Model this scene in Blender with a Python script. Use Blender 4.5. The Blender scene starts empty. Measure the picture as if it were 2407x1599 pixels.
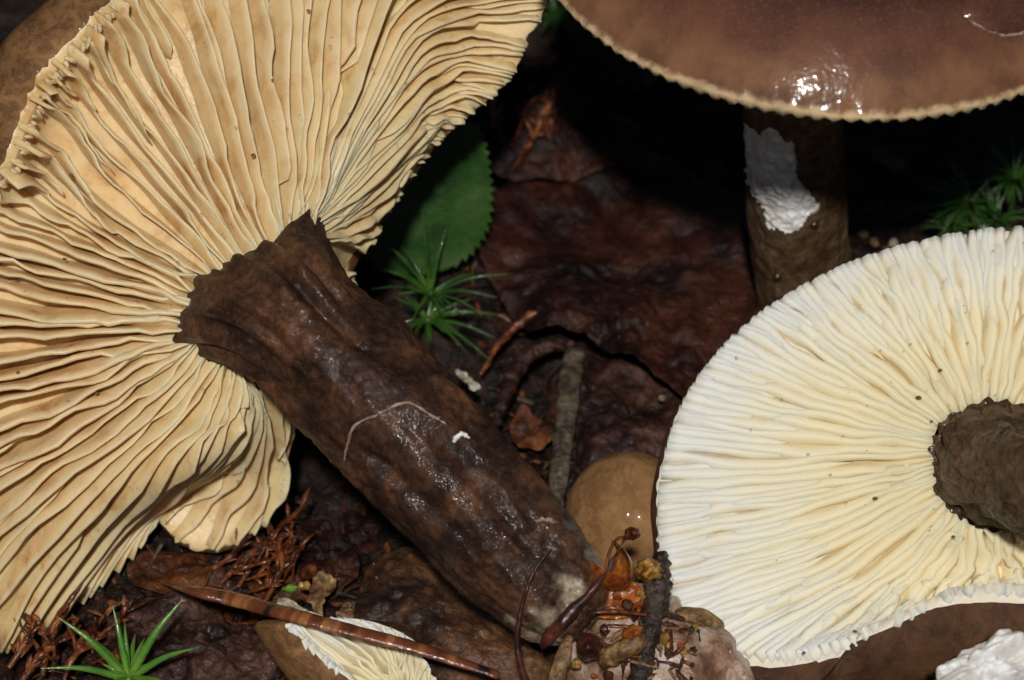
import bpy, math, random
import numpy as np

# ------------------------------------------------------------------ frame of reference
# Lengths are written in u: 1 u = one pixel of the 2407 x 1599 photograph in the plane z = 0.
# View axes: x right, y up the picture, z towards the camera.  The forest floor is the
# horizontal plane HG below the view origin; the camera looks down on it at angle TH.
S = 4.2e-5                    # metres per u (the frame is about 10 cm wide)
TH = math.radians(48.0)
SN, CS = math.sin(TH), math.cos(TH)
HG = 650.0
D = 10000.0                   # camera distance in u (0.42 m)
CX, CY = 1203.5, 799.5
rng = np.random.default_rng(7)
random.seed(7)

def W(v):
    """view coordinates -> world coordinates (both in u)"""
    v = np.asarray(v, float)
    x, y, z = v[..., 0], v[..., 1], v[..., 2]
    return np.stack([x, y*SN - z*CS, y*CS + z*SN + HG], -1)
def V(w):
    w = np.asarray(w, float)
    x, b, c = w[..., 0], w[..., 1], w[..., 2] - HG
    return np.stack([x, b*SN + c*CS, -b*CS + c*SN], -1)
def P(px, py, z):
    """photo pixel at view depth z -> view coordinates"""
    k = (D - np.asarray(z, float))/D
    return np.stack([(np.asarray(px, float)-CX)*k, (CY-np.asarray(py, float))*k, np.asarray(z, float) + 0*k], -1)
def PIX(w):
    v = V(w); k = D/(D - v[..., 2])
    return v[..., 0]*k + CX, CY - v[..., 1]*k
def GP(px, py, h=0.0):
    """photo pixel -> point h above the floor, in world u"""
    yp = CY - np.asarray(py, float)
    z = (np.asarray(h, float) - HG - yp*CS)/(SN - yp*CS/D)
    return W(P(px, py, z))

# ------------------------------------------------------------------ camera, light, exposure
sc = bpy.context.scene
cam_d = bpy.data.cameras.new('camera'); cam = bpy.data.objects.new('camera', cam_d)
sc.collection.objects.link(cam); sc.camera = cam
cam.location = W([0, 0, D])*S
cam.rotation_euler = (math.pi/2 - TH, 0, 0)
cam_d.sensor_width = 36; cam_d.lens = 36*D/2407.0
cam_d.clip_start = 0.01; cam_d.clip_end = 50
cam_d.dof.use_dof = True
cam_d.dof.focus_distance = (D - 60)*S
cam_d.dof.aperture_fstop = 34

LV = np.array([-0.012, 0.145, 1.0]); LV /= np.linalg.norm(LV)      # towards the flash
LW = W(LV) - W([0, 0, 0])
elev = math.asin(LW[2]); azim = math.atan2(LW[0], LW[1])
wd = bpy.data.worlds.new('World'); sc.world = wd; wd.use_nodes = True
nt = wd.node_tree; bg = nt.nodes['Background']
sky = nt.nodes.new('ShaderNodeTexSky'); sky.sky_type = 'NISHITA'; sky.sun_disc = False
sky.sun_elevation = elev; sky.sun_rotation = azim
nt.links.new(sky.outputs[0], bg.inputs[0]); bg.inputs[1].default_value = 0.012
sun_d = bpy.data.lights.new('sun', 'SUN'); sun = bpy.data.objects.new('sun', sun_d)
sc.collection.objects.link(sun)
sun_d.energy = 2.8; sun_d.angle = math.radians(3.0); sun_d.color = (1.0, 0.965, 0.91)
from mathutils import Vector
sun.rotation_euler = Vector(LW).to_track_quat('Z', 'Y').to_euler()
sun.location = (0, 0, 1)
sc.view_settings.view_transform = 'Standard'; sc.view_settings.look = 'None'
sc.view_settings.exposure = 0.0; sc.view_settings.gamma = 1.0
sc.render.engine = 'CYCLES'
cy = sc.cycles
cy.max_bounces = 8; cy.diffuse_bounces = 5; cy.glossy_bounces = 3; cy.transmission_bounces = 5
cy.use_denoising = True
try: cy.denoiser = 'OPENIMAGEDENOISE'
except Exception: pass
cy.sample_clamp_indirect = 4.0

# ------------------------------------------------------------------ noise
def _h(i, j, k, s):
    n = (i*374761393 + j*668265263 + k*1442695041 + s*974634777) & 0xffffffff
    n = ((n ^ (n >> 13))*1274126177) & 0xffffffff
    n = ((n ^ (n >> 16))*2246822519) & 0xffffffff
    return ((n ^ (n >> 15)) & 0xffff)/32767.5 - 1.0
def vn(p, seed=0):
    p = np.asarray(p, float); f = np.floor(p); q = p - f; q = q*q*q*(q*(q*6-15)+10)
    i = f.astype(np.int64); x, y, z = i[..., 0], i[..., 1], i[..., 2]
    r = 0
    for a in (0, 1):
        wa = q[..., 0] if a else 1-q[..., 0]
        for b in (0, 1):
            wb = q[..., 1] if b else 1-q[..., 1]
            for c in (0, 1):
                wc = q[..., 2] if c else 1-q[..., 2]
                r = r + wa*wb*wc*_h(x+a, y+b, z+c, seed)
    return r
def fbm(p, seed=0, octaves=4, gain=0.5):
    p = np.asarray(p, float); a, r = 1.0, 0
    for o in range(octaves):
        r = r + a*vn(p, seed+o*17); p = p*2.03; a *= gain
    return r
def sm(a, b, x):
    t = np.clip((np.asarray(x, float)-a)/(b-a), 0, 1); return t*t*(3-2*t)

# ------------------------------------------------------------------ materials
M = {}
class NB:
    def __init__(s, name):
        s.m = bpy.data.materials.new(name); s.m.use_nodes = True; M[name] = s.m
        s.t = s.m.node_tree; s.b = s.t.nodes['Principled BSDF']
        s.co = s.t.nodes.new('ShaderNodeTexCoord').outputs['Object']
    def n(s, k, **kw):
        x = s.t.nodes.new(k)
        for a, v in kw.items(): setattr(x, a, v)
        return x
    def l(s, a, b): s.t.links.new(a, b)
    def noise(s, wl, detail=4, rough=0.55, vec=None, stretch=None, dist=0.0):
        x = s.n('ShaderNodeTexNoise'); x.inputs['Scale'].default_value = 1.0/(wl*S)
        x.inputs['Detail'].default_value = detail; x.inputs['Roughness'].default_value = rough
        x.inputs['Distortion'].default_value = dist
        v = vec or s.co
        if stretch:
            mp = s.n('ShaderNodeMapping'); mp.inputs['Scale'].default_value = stretch; s.l(v, mp.inputs[0]); v = mp.outputs[0]
        s.l(v, x.inputs['Vector']); return x.outputs['Fac']
    def vor(s, wl, feature='F1'):
        x = s.n('ShaderNodeTexVoronoi', feature=feature); x.inputs['Scale'].default_value = 1.0/(wl*S)
        s.l(s.co, x.inputs['Vector']); return x.outputs['Distance']
    def attr(s, name):
        return s.n('ShaderNodeAttribute', attribute_name=name).outputs['Fac']
    def ramp(s, fac, stops):
        r = s.n('ShaderNodeValToRGB'); e = r.color_ramp.elements
        while len(e) < len(stops): e.new(0.5)
        for el, (p, c) in zip(e, stops):
            el.position = p; el.color = (*c, 1) if len(c) == 3 else c
        s.l(fac, r.inputs[0]); return r.outputs[0]
    def mix(s, fac, a, b, mode='MIX'):
        x = s.n('ShaderNodeMix', data_type='RGBA', blend_type=mode)
        for sock, v in ((x.inputs[0], fac), (x.inputs[6], a), (x.inputs[7], b)):
            if isinstance(v, (int, float)): sock.default_value = v
            elif isinstance(v, tuple): sock.default_value = (*v, 1)
            else: s.l(v, sock)
        return x.outputs[2]
    def math(s, op, a, b=0.0):
        x = s.n('ShaderNodeMath', operation=op)
        for sock, v in ((x.inputs[0], a), (x.inputs[1], b)):
            if isinstance(v, (int, float)): sock.default_value = v
            else: s.l(v, sock)
        return x.outputs[0]
    def bump(s, height, dist, strength=1.0, prev=None):
        x = s.n('ShaderNodeBump'); x.inputs['Distance'].default_value = dist*S; x.inputs['Strength'].default_value = strength
        s.l(height, x.inputs['Height'])
        if prev: s.l(prev, x.inputs['Normal'])
        return x.outputs[0]
    def out(s, color=None, rough=0.5, normal=None, spec=0.5, coat=0.0, coat_rough=0.1, coat_normal=None, sss=0.0, sss_r=(1, .5, .25), sss_scale=20):
        b = s.b
        if color is not None:
            if isinstance(color, tuple): b.inputs['Base Color'].default_value = (*color, 1)
            else: s.l(color, b.inputs['Base Color'])
        if isinstance(rough, (int, float)): b.inputs['Roughness'].default_value = rough
        else: s.l(rough, b.inputs['Roughness'])
        b.inputs['Specular IOR Level'].default_value = spec
        if isinstance(coat, (int, float)): b.inputs['Coat Weight'].default_value = coat
        else: s.l(coat, b.inputs['Coat Weight'])
        b.inputs['Coat Roughness'].default_value = coat_rough
        if normal is not None: s.l(normal, b.inputs['Normal'])
        if coat_normal is not None: s.l(coat_normal, b.inputs['Coat Normal'])
        elif normal is not None: s.l(normal, b.inputs['Coat Normal'])
        if sss:
            b.inputs['Subsurface Weight'].default_value = sss
            b.inputs['Subsurface Radius'].default_value = sss_r
            b.inputs['Subsurface Scale'].default_value = sss_scale*S
        return s.m

def wet_matter(name, c0, c1, c2=None, wl=120, coat=0.7, crough=0.18, bwl=14, bd=3.0, rough=0.55, stretch=None, sss=0):
    k = NB(name)
    f = k.noise(wl, 5, 0.6, stretch=stretch)
    col = k.ramp(f, [(0.38, c0), (0.62, c1)] if c2 is None else [(0.37, c0), (0.49, c1), (0.63, c2)])
    col = k.mix(k.ramp(k.noise(bwl*0.9, 4, 0.7), [(0.42, (0.55, 0.55, 0.55)), (0.60, (1.25, 1.25, 1.25))]), (0, 0, 0), col, 'MIX') if False else k.mix(1.0, col, k.ramp(k.noise(bwl*1.3, 4, 0.7), [(0.40, (0.45, 0.45, 0.45)), (0.60, (1.0, 1.0, 1.0))]), 'MULTIPLY')
    n1 = k.bump(k.noise(wl*0.35, 4, stretch=stretch), bd*2.2)
    n2 = k.bump(k.noise(bwl, 4, 0.65), bd*1.4, prev=n1)
    k.out(col, rough, n2, 0.16, coat, crough, sss=sss)
    return k.m

# gills of the old lying mushroom
k = NB('gill_buff')
lip = k.attr('lip'); tt = k.attr('along')
blot = k.noise(90, 4, 0.6, dist=0.6)
c = k.ramp(blot, [(0.40, (0.76, 0.56, 0.29)), (0.53, (0.70, 0.47, 0.21)), (0.66, (0.52, 0.285, 0.09))])
c = k.mix(k.ramp(k.noise(260, 2), [(0.4, (0, 0, 0)), (0.66, (1, 1, 1))]), c, k.mix(0.5, c, (0.72, 0.57, 0.33)))
c = k.mix(k.ramp(lip, [(0.55, (0, 0, 0)), (0.98, (0.5, 0.5, 0.5))]), c, (0.76, 0.62, 0.42))
c = k.mix(k.ramp(k.noise(22, 2, 0.5), [(0.72, (0, 0, 0)), (0.80, (0.7, 0.7, 0.7))]), c, (0.42, 0.22, 0.07))
k.out(c, 0.5, k.bump(k.noise(16, 4), 1.6), 0.3, 0.10, 0.2, sss=0.5, sss_r=(1.0, 0.55, 0.22), sss_scale=34)
# gills of the fresh pale mushroom
k = NB('gill_ivory')
lip = k.attr('lip'); tt = k.attr('along')
c = k.ramp(tt, [(0.0, (0.80, 0.68, 0.43)), (0.42, (0.84, 0.73, 0.49)), (0.72, (0.85, 0.79, 0.64)), (1.0, (0.82, 0.81, 0.76))])
c = k.mix(k.ramp(lip, [(0.2, (1, 1, 1)), (0.9, (0, 0, 0))]), c, k.mix(0.25, c, (0.74, 0.54, 0.22)))
c = k.mix(k.ramp(k.noise(150, 3), [(0.45, (0, 0, 0)), (0.75, (0.45, 0.45, 0.45))]), c, (0.83, 0.70, 0.43))
k.out(c, 0.6, k.bump(k.noise(30, 3), 1.2), 0.2, 0.02, 0.2, sss=0.5, sss_r=(1.0, 0.7, 0.35), sss_scale=26)
# caps
def cap_mat(name, dark, mid, light, edge, e0=0.965, e1=0.995, coat=0.45, crough=0.22, fuzz=7, d0=0.22, d1=0.5, mott=0):
    k = NB(name)
    r = k.attr('rim')
    base = k.ramp(r, [(0.0, dark), (d0, dark), (d1, mid), (0.93, light), (1.0, light)])
    base = k.mix(k.ramp(k.noise(120, 5, 0.6), [(0.40, (0, 0, 0)), (0.62, (0.85, 0.85, 0.85))]), base, k.mix(0.6, base, dark))
    if mott: base = k.mix(k.ramp(k.noise(mott, 5, 0.7, dist=0.8), [(0.42, (0, 0, 0)), (0.60, (0.9, 0.9, 0.9))]), base, k.mix(0.75, base, dark))
    base = k.mix(k.ramp(k.noise(fuzz, 3, 0.65), [(0.52, (0, 0, 0)), (0.72, (0.45, 0.45, 0.45))]), base, light)
    e = k.math('ADD', r, k.math('MULTIPLY', k.math('SUBTRACT', k.noise(26, 3), 0.5), 0.03))
    base = k.mix(k.ramp(e, [(e0, (0, 0, 0)), (e1, (1, 1, 1))]), base, edge)
    n1 = k.bump(k.noise(60, 4), 5)
    n2 = k.bump(k.noise(fuzz, 3, 0.7), 2.2, prev=n1)
    n3 = k.bump(k.noise(15, 2, 0.5), 0.75, prev=k.bump(k.noise(55, 3), 2.6))
    k.out(base, 0.72, n2, 0.2, coat, crough, coat_normal=n3)
cap_mat('cap_brown', (0.038, 0.013, 0.010), (0.155, 0.060, 0.033), (0.235, 0.108, 0.052), (0.66, 0.48, 0.27), d0=0.66, d1=0.86, e0=0.986, e1=1.0, coat=0.6, crough=0.14)
cap_mat('cap_curl', (0.060, 0.026, 0.009), (0.19, 0.088, 0.032), (0.32, 0.165, 0.066), (0.45, 0.30, 0.15), e0=0.955, coat=0.14, crough=0.12, fuzz=10, mott=48)
cap_mat('cap_outer', (0.030, 0.012, 0.006), (0.070, 0.030, 0.013), (0.11, 0.050, 0.022), (0.16, 0.08, 0.036), coat=0.25, crough=0.12, fuzz=12, mott=70)
cap_mat('cap_ochre', (0.16, 0.075, 0.026), (0.27, 0.14, 0.055), (0.36, 0.20, 0.085), (0.55, 0.38, 0.2), e0=0.97, coat=0.35, crough=0.12, fuzz=14, mott=60)
# stems
def stem_mat(name, c0, c1, c2, pale):
    k = NB(name)
    m = k.ramp(k.noise(130, 5, 0.6, dist=0.4), [(0.39, c0), (0.50, c1), (0.62, c2)])
    m = k.mix(1.0, m, k.ramp(k.noise(20, 4, 0.7), [(0.40, (0.5, 0.5, 0.5)), (0.60, (1, 1, 1))]), 'MULTIPLY')
    p = k.math('ADD', k.attr('pale'), k.math('MULTIPLY', k.math('SUBTRACT', k.noise(70, 5, 0.65), 0.5), 0.9))
    m = k.mix(k.ramp(p, [(0.52, (0, 0, 0)), (0.80, (1, 1, 1))]), m, k.ramp(k.noise(45, 5, 0.7), [(0.36, (0.11, 0.075, 0.04)), (0.52, (0.30, 0.24, 0.17)), (0.66, (0.52, 0.46, 0.38))]))
    m = k.mix(k.ramp(k.noise(9, 3, 0.6), [(0.6, (0, 0, 0)), (0.76, (0.4, 0.4, 0.4))]), m, pale)
    n1 = k.bump(k.noise(42, 4), 3.5)
    n2 = k.bump(k.noise(12, 3, 0.6), 3.0, prev=n1)
    n3 = k.bump(k.noise(9.5, 2, 0.55), 4.0, prev=n1)
    wet = k.ramp(k.noise(110, 3, 0.6), [(0.44, (0.06, 0.06, 0.06)), (0.62, (0.5, 0.5, 0.5))])
    k.out(m, 0.6, n2, 0.16, wet, 0.1, coat_normal=n3)
stem_mat('stem_brown', (0.030, 0.013, 0.009), (0.070, 0.031, 0.017), (0.135, 0.058, 0.028), (0.22, 0.13, 0.08))
stem_mat('stem_olive', (0.070, 0.038, 0.018), (0.115, 0.065, 0.032), (0.17, 0.105, 0.058), (0.20, 0.14, 0.09))
# flesh
k = NB('flesh_white')
n = k.bump(k.noise(16, 4, 0.6), 3.5); n2 = k.bump(k.noise(60, 3), 6, prev=n)
k.out(k.ramp(k.noise(50, 4), [(0.38, (0.66, 0.63, 0.57)), (0.58, (0.86, 0.86, 0.85))]), 0.45, n2, 0.4, 0.25, 0.2, sss=0.3, sss_r=(1, .8, .6), sss_scale=14)
k = NB('flesh_pink')
n = k.bump(k.noise(26, 4, 0.65), 7)
k.out(k.ramp(k.noise(95, 5, 0.65, dist=0.5), [(0.36, (0.10, 0.04, 0.02)), (0.45, (0.26, 0.14, 0.085)), (0.54, (0.42, 0.29, 0.22)), (0.66, (0.58, 0.49, 0.43))]), 0.42, n, 0.4, 0.5, 0.14, sss=0.2, sss_r=(1, .6, .5), sss_scale=16)
k = NB('crack_pale')
k.out(k.ramp(k.noise(25, 3), [(0.35, (0.16, 0.09, 0.06)), (0.65, (0.42, 0.31, 0.25))]), 0.5, k.bump(k.noise(8, 3), 2), 0.4)
# litter
wet_matter('leaf_dark', (0.006, 0.0018, 0.0012), (0.026, 0.0065, 0.0035), (0.066, 0.019, 0.009), wl=170, coat=0.24, crough=0.1, bwl=15, bd=5)
wet_matter('leaf_rust', (0.040, 0.012, 0.005), (0.11, 0.034, 0.011), (0.21, 0.075, 0.022), wl=130, coat=0.38, crough=0.1, bwl=15, bd=5)
wet_matter('leaf_mauve', (0.010, 0.0035, 0.0025), (0.034, 0.012, 0.008), (0.10, 0.045, 0.031), wl=110, coat=0.38, crough=0.1, bwl=15, bd=5)
wet_matter('leaf_tan', (0.10, 0.045, 0.018), (0.23, 0.12, 0.05), (0.38, 0.24, 0.11), wl=60, coat=0.5, crough=0.2)
wet_matter('orange_wet', (0.16, 0.030, 0.004), (0.36, 0.085, 0.010), (0.58, 0.20, 0.030), wl=90, coat=0.9, crough=0.1, bd=1.5, sss=0.15)
wet_matter('rust_strand', (0.05, 0.011, 0.003), (0.16, 0.038, 0.009), (0.34, 0.11, 0.028), wl=70, coat=0.7, crough=0.14, bd=2)
wet_matter('maroon_wet', (0.025, 0.005, 0.004), (0.085, 0.016, 0.009), (0.18, 0.045, 0.020), wl=90, coat=1.0, crough=0.1, bd=2)
wet_matter('amber_wet', (0.26, 0.11, 0.015), (0.48, 0.25, 0.05), (0.66, 0.43, 0.12), wl=50, coat=0.9, crough=0.1, bd=2, sss=0.15)
wet_matter('bark_dark', (0.014, 0.009, 0.007), (0.045, 0.028, 0.019), (0.09, 0.055, 0.035), wl=50, coat=0.5, crough=0.2, bwl=12, bd=4)
wet_matter('stalk_grey', (0.035, 0.025, 0.017), (0.085, 0.065, 0.043), (0.17, 0.13, 0.09), wl=45, coat=0.4, crough=0.25)
wet_matter('straw', (0.13, 0.065, 0.022), (0.28, 0.15, 0.055), (0.42, 0.27, 0.12), wl=45, coat=0.5, crough=0.2)
wet_matter('cap_crumple', (0.016, 0.007, 0.005), (0.060, 0.025, 0.012), (0.18, 0.078, 0.031), wl=170, coat=0.7, crough=0.1, bwl=12, bd=4)
wet_matter('humus', (0.006, 0.004, 0.003), (0.018, 0.009, 0.006), (0.045, 0.02, 0.011), wl=90, coat=0.35, crough=0.12, bwl=18, bd=9)
wet_matter('chip_white', (0.42, 0.33, 0.20), (0.62, 0.54, 0.40), (0.70, 0.66, 0.56), wl=40, coat=0.4, crough=0.2)
# greens
k = NB('moss_green'); a = k.attr('along')
k.out(k.mix(k.ramp(k.noise(80, 3), [(0.4, (0, 0, 0)), (0.7, (0.6, 0.6, 0.6))]), k.ramp(a, [(0.0, (0.16, 0.30, 0.035)), (0.35, (0.075, 0.22, 0.025)), (1.0, (0.13, 0.20, 0.045))]), (0.03, 0.10, 0.014)), 0.4, k.bump(k.noise(10, 2), 1.5), 0.4, 0.6, 0.12, sss=0.1, sss_scale=8)
k = NB('moss_dark'); a = k.attr('along')
k.out(k.ramp(a, [(0.0, (0.050, 0.13, 0.014)), (0.4, (0.018, 0.065, 0.008)), (1.0, (0.040, 0.085, 0.018))]), 0.4, k.bump(k.noise(10, 2), 1.5), 0.4, 0.55, 0.14)
k = NB('moss_mid'); a = k.attr('along')
k.out(k.mix(k.ramp(k.noise(60, 3), [(0.42, (0, 0, 0)), (0.6, (0.8, 0.8, 0.8))]), k.ramp(a, [(0.0, (0.075, 0.15, 0.015)), (0.35, (0.022, 0.080, 0.008)), (1.0, (0.045, 0.080, 0.014))]), (0.010, 0.040, 0.006)), 0.4, k.bump(k.noise(10, 2), 1.5), 0.35, 0.5, 0.1)
k = NB('leaf_green')
vein = k.noise(26, 3, 0.6)
k.out(k.mix(k.ramp(vein, [(0.45, (0, 0, 0)), (0.7, (0.5, 0.5, 0.5))]), k.ramp(k.noise(160, 3), [(0.40, (0.007, 0.032, 0.003)), (0.52, (0.020, 0.066, 0.006)), (0.62, (0.050, 0.085, 0.024))]), (0.02, 0.06, 0.008)), 0.45, k.bump(vein, 3), 0.4, 0.3, 0.25)
# banded conifer needle
k = NB('needle_banded'); a = k.attr('along')
w = k.n('ShaderNodeTexNoise'); w.noise_dimensions = '1D'; w.inputs['Scale'].default_value = 13; w.inputs['Detail'].default_value = 2
k.l(a, w.inputs['W'])
c = k.ramp(w.outputs['Fac'], [(0.30, (0.012, 0.006, 0.005)), (0.37, (0.10, 0.026, 0.010)), (0.53, (0.18, 0.052, 0.020)), (0.60, (0.34, 0.14, 0.042)), (0.70, (0.24, 0.09, 0.05))])
c = k.mix(k.ramp(k.noise(12, 2, stretch=(0.2, 1, 1)), [(0.6, (0, 0, 0)), (0.75, (0.5, 0.5, 0.5))]), c, (0.02, 0.01, 0.008))
k.out(c, 0.4, k.bump(k.noise(9, 2), 2.5), 0.4, 1.0, 0.1)
# water
k = NB('water')
fr = k.n('ShaderNodeFresnel'); fr.inputs['IOR'].default_value = 1.36
gl_ = k.n('ShaderNodeBsdfGlossy'); gl_.inputs['Roughness'].default_value = 0.11
tr_ = k.n('ShaderNodeBsdfTransparent'); tr_.inputs[0].default_value = (0.97, 0.97, 0.97, 1)
mx_ = k.n('ShaderNodeMixShader'); k.l(k.math('MULTIPLY', fr.outputs[0], 1.3), mx_.inputs[0]); k.l(tr_.outputs[0], mx_.inputs[1]); k.l(gl_.outputs[0], mx_.inputs[2])
k.l(mx_.outputs[0], k.t.nodes['Material Output'].inputs['Surface'])

# ------------------------------------------------------------------ objects
COL = sc.collection
def setp(o, label=None, cat=None, group=None, kind=None):
    if label: o['label'] = label
    if cat: o['category'] = cat
    if group: o['group'] = group
    if kind: o['kind'] = kind
    return o
class Thing:
    def __init__(s, name, label, cat, base, group=None):
        s.o = bpy.data.objects.new(name, None); COL.objects.link(s.o)
        s.o.empty_display_size = 0.002
        s.base = np.asarray(base, float); s.o.location = s.base*S
        setp(s.o, label, cat, group)
def mesh_obj(name, verts, faces, mats, parent=None, base=None, smooth=True, fmat=None, attrs=None):
    """verts in world u.  parent: Thing or (Object, base)"""
    if isinstance(parent, Thing): base, po = parent.base, parent.o
    elif parent is not None: po, base = parent
    else:
        po = None
        if base is None:
            v = np.asarray(verts); base = np.array([v[:, 0].mean(), v[:, 1].mean(), v[:, 2].min()])
    me = bpy.data.meshes.new(name)
    me.from_pydata((np.asarray(verts, float) - base)*S, [], faces)
    if not isinstance(mats, (list, tuple)): mats = [mats]
    for m in mats: me.materials.append(M[m])
    if fmat is not None: me.polygons.foreach_set('material_index', np.asarray(fmat, np.int32))
    me.polygons.foreach_set('use_smooth', np.full(len(me.polygons), smooth, bool))
    for an, av in (attrs or {}).items():
        at = me.attributes.new(an, 'FLOAT', 'POINT'); at.data.foreach_set('value', np.asarray(av, np.float32))
    me.update()
    o = bpy.data.objects.new(name, me); COL.objects.link(o)
    if po is not None: o.parent = po
    else: o.location = base*S
    return o

def grid_faces(nu, nv, wrap_v=False, off=0, flip=False):
    u = np.arange(nu-1)[:, None]; v = np.arange(nv if wrap_v else nv-1)[None, :]
    v2 = (v+1) % nv
    a, b, c, d = u*nv+v, u*nv+v2, (u+1)*nv+v2, (u+1)*nv+v
    f = np.stack([a, b, c, d] if not flip else [d, c, b, a], -1).reshape(-1, 4) + off
    return f.tolist()
def catmull(pts, n, closed=False):
    """resample control points (k,...) to n samples, uniform Catmull-Rom"""
    pts = np.asarray(pts, float); k = len(pts)
    if closed:
        u = np.arange(n)/n*k
        idx = lambda i: i % k
    else:
        u = np.linspace(0, k-1, n); idx = lambda i: np.clip(i, 0, k-1)
    i = np.floor(u).astype(int)
    if not closed: i = np.minimum(i, k-2)
    f = (u-i).reshape((-1,)+(1,)*(pts.ndim-1))
    p0, p1, p2, p3 = pts[idx(i-1)], pts[idx(i)], pts[idx(i+1)], pts[idx(i+2)]
    if not closed:
        p0 = np.where((i == 0).reshape(f.shape), 2*p1-p2, p0)
        p3 = np.where((i == k-2).reshape(f.shape), 2*p2-p1, p3)
    return 0.5*((2*p1) + (p2-p0)*f + (2*p0-5*p1+4*p2-p3)*f*f + (3*p1-p0-3*p2+p3)*f**3)
def norm(v): return v/np.maximum(np.linalg.norm(v, axis=-1, keepdims=True), 1e-9)

def tube(path, radii, nseg=12, disp=None, flat=1.0, up=None, caps=True):
    """tapered tube along world-u path; disp(theta, s, pos)->radial offset"""
    path = np.asarray(path, float); n = len(path); radii = np.asarray(radii, float)
    T = norm(np.gradient(path, axis=0))
    ref = np.array(up if up is not None else [0.13, 0.2, 1.0], float)
    A = ref - (T@ref)[:, None]*T; A = norm(A); B = np.cross(T, A)
    th = np.arange(nseg)/nseg*2*np.pi
    s = np.linspace(0, 1, n)
    TH_, S_ = np.meshgrid(th, s)
    R = np.repeat(radii[:, None], nseg, 1)
    d = np.cos(TH_)[..., None]*A[:, None, :]*flat + np.sin(TH_)[..., None]*B[:, None, :]
    pos = path[:, None, :] + d*R[..., None]
    if disp is not None: pos = pos + d*disp(TH_, S_, pos)[..., None]
    v = pos.reshape(-1, 3); f = grid_faces(n, nseg, True)
    sat = S_.reshape(-1)
    if caps:
        v = np.vstack([v, path[0]-T[0]*radii[0]*0.35, path[-1]+T[-1]*radii[-1]*0.35])
        b = n*nseg
        for j in range(nseg):
            f.append([b, (j+1) % nseg, j]); f.append([b+1, (n-1)*nseg+j, (n-1)*nseg+(j+1) % nseg])
        sat = np.append(sat, [0, 1])
    return v, f, sat
def path_view(pts, n):
    """list of (px,py,z) -> smooth world path"""
    a = np.array(pts, float); return catmull(W(P(a[:, 0], a[:, 1], a[:, 2])), n)
def blob(center, rad, nu=14, nv=20, amp=0.12, wl=0.6, seed=0, axes=None, squash=None):
    th = np.linspace(0, np.pi, nu)[:, None]; ph = (np.arange(nv)/nv*2*np.pi)[None, :]
    d = np.stack([np.sin(th)*np.cos(ph), np.sin(th)*np.sin(ph), np.cos(th)+0*ph], -1)
    r = 1 + amp*fbm(d/wl + seed*3.7, seed, 3)
    v = d*r[..., None]*np.asarray(rad, float)
    if axes is not None: v = v@np.asarray(axes, float)
    return (v + center).reshape(-1, 3), grid_faces(nu, nv, True)
def R3(rz, ry=0, rx=0):
    a, b, c = math.cos(rz), math.sin(rz), 0
    Z = np.array([[math.cos(rz), math.sin(rz), 0], [-math.sin(rz), math.cos(rz), 0], [0, 0, 1]])
    Y = np.array([[math.cos(ry), 0, -math.sin(ry)], [0, 1, 0], [math.sin(ry), 0, math.cos(ry)]])
    X = np.array([[1, 0, 0], [0, math.cos(rx), math.sin(rx)], [0, -math.sin(rx), math.cos(rx)]])
    return X@Y@Z

# ================================================================== THE FLOOR
def ground_h(x, y):
    p = np.stack([x/420, y/420, 0*x], -1)
    h = 55*fbm(p, 3, 3) + 22*fbm(p*4.1, 9, 3) + 8*fbm(p*14, 21, 2)
    # mound of litter under the stem butt and the small caps
    g = GP(1250, 1500); h = h + 70*np.exp(-(((x-g[0])/520)**2 + ((y-g[1])/330)**2))
    g = GP(700, 1150); h = h - 90*np.exp(-(((x-g[0])/300)**2 + ((y-g[1])/260)**2))
    return h - 25
ax = np.concatenate([-np.geomspace(24000, 2500, 26), np.linspace(-2300, 2300, 330), np.geomspace(2500, 24000, 26)])
GX, GY = np.meshgrid(ax, ax, indexing='ij')
gv = np.stack([GX, GY, ground_h(GX, GY)*np.exp(-((GX**2+GY**2)/9e6)**2)], -1).reshape(-1, 3)
o = mesh_obj('ground', gv, grid_faces(len(ax), len(ax)), 'humus', base=np.zeros(3)); setp(o, kind='structure')

# ================================================================== GILLED CAPS
class CapLoft:
    """Gill-bearing surface lofted through guide curves (px, py, z) that run along the gills."""
    def __init__(s, guides, sub=10, nt=49):
        g = np.array(guides, float)                        # (k,5,3)
        vv = P(g[..., 0], g[..., 1], g[..., 2])
        along = np.stack([catmull(x, nt) for x in vv])     # (k,nt,3) view
        s.k = len(guides); s.sub = sub; s.nt = nt
        s.G = catmull(along, s.k*sub, closed=True)         # (k*sub,nt,3)
        ng = s.k*sub
        dg = np.roll(s.G, -1, 0) - np.roll(s.G, 1, 0); dt = np.gradient(s.G, axis=1)
        N = norm(np.cross(dg, dt)); N = N*np.where(N[..., 2:3] < 0, -1.0, 1.0)
        for _ in range(3): N = norm(N*2 + np.roll(N, 1, 0) + np.roll(N, -1, 0))
        s.N = N
    def at(s, arr, g, t):
        ng = s.k*s.sub
        gu = (np.asarray(g)*s.sub) % ng; i = np.floor(gu).astype(int); f = (gu-i)[..., None]
        tu = np.clip(np.asarray(t), 0, 1)*(s.nt-1); j = np.minimum(np.floor(tu).astype(int), s.nt-2); h = (tu-j)[..., None]
        i0, i1 = i % ng, (i+1) % ng
        return (arr[i0, j]*(1-f)*(1-h) + arr[i1, j]*f*(1-h) + arr[i0, j+1]*(1-f)*h + arr[i1, j+1]*f*h)
    def width(s, g, t=0.55):
        a = s.at(s.G, g, t); b = s.at(s.G, g+1, t); return np.linalg.norm(a-b)

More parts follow.
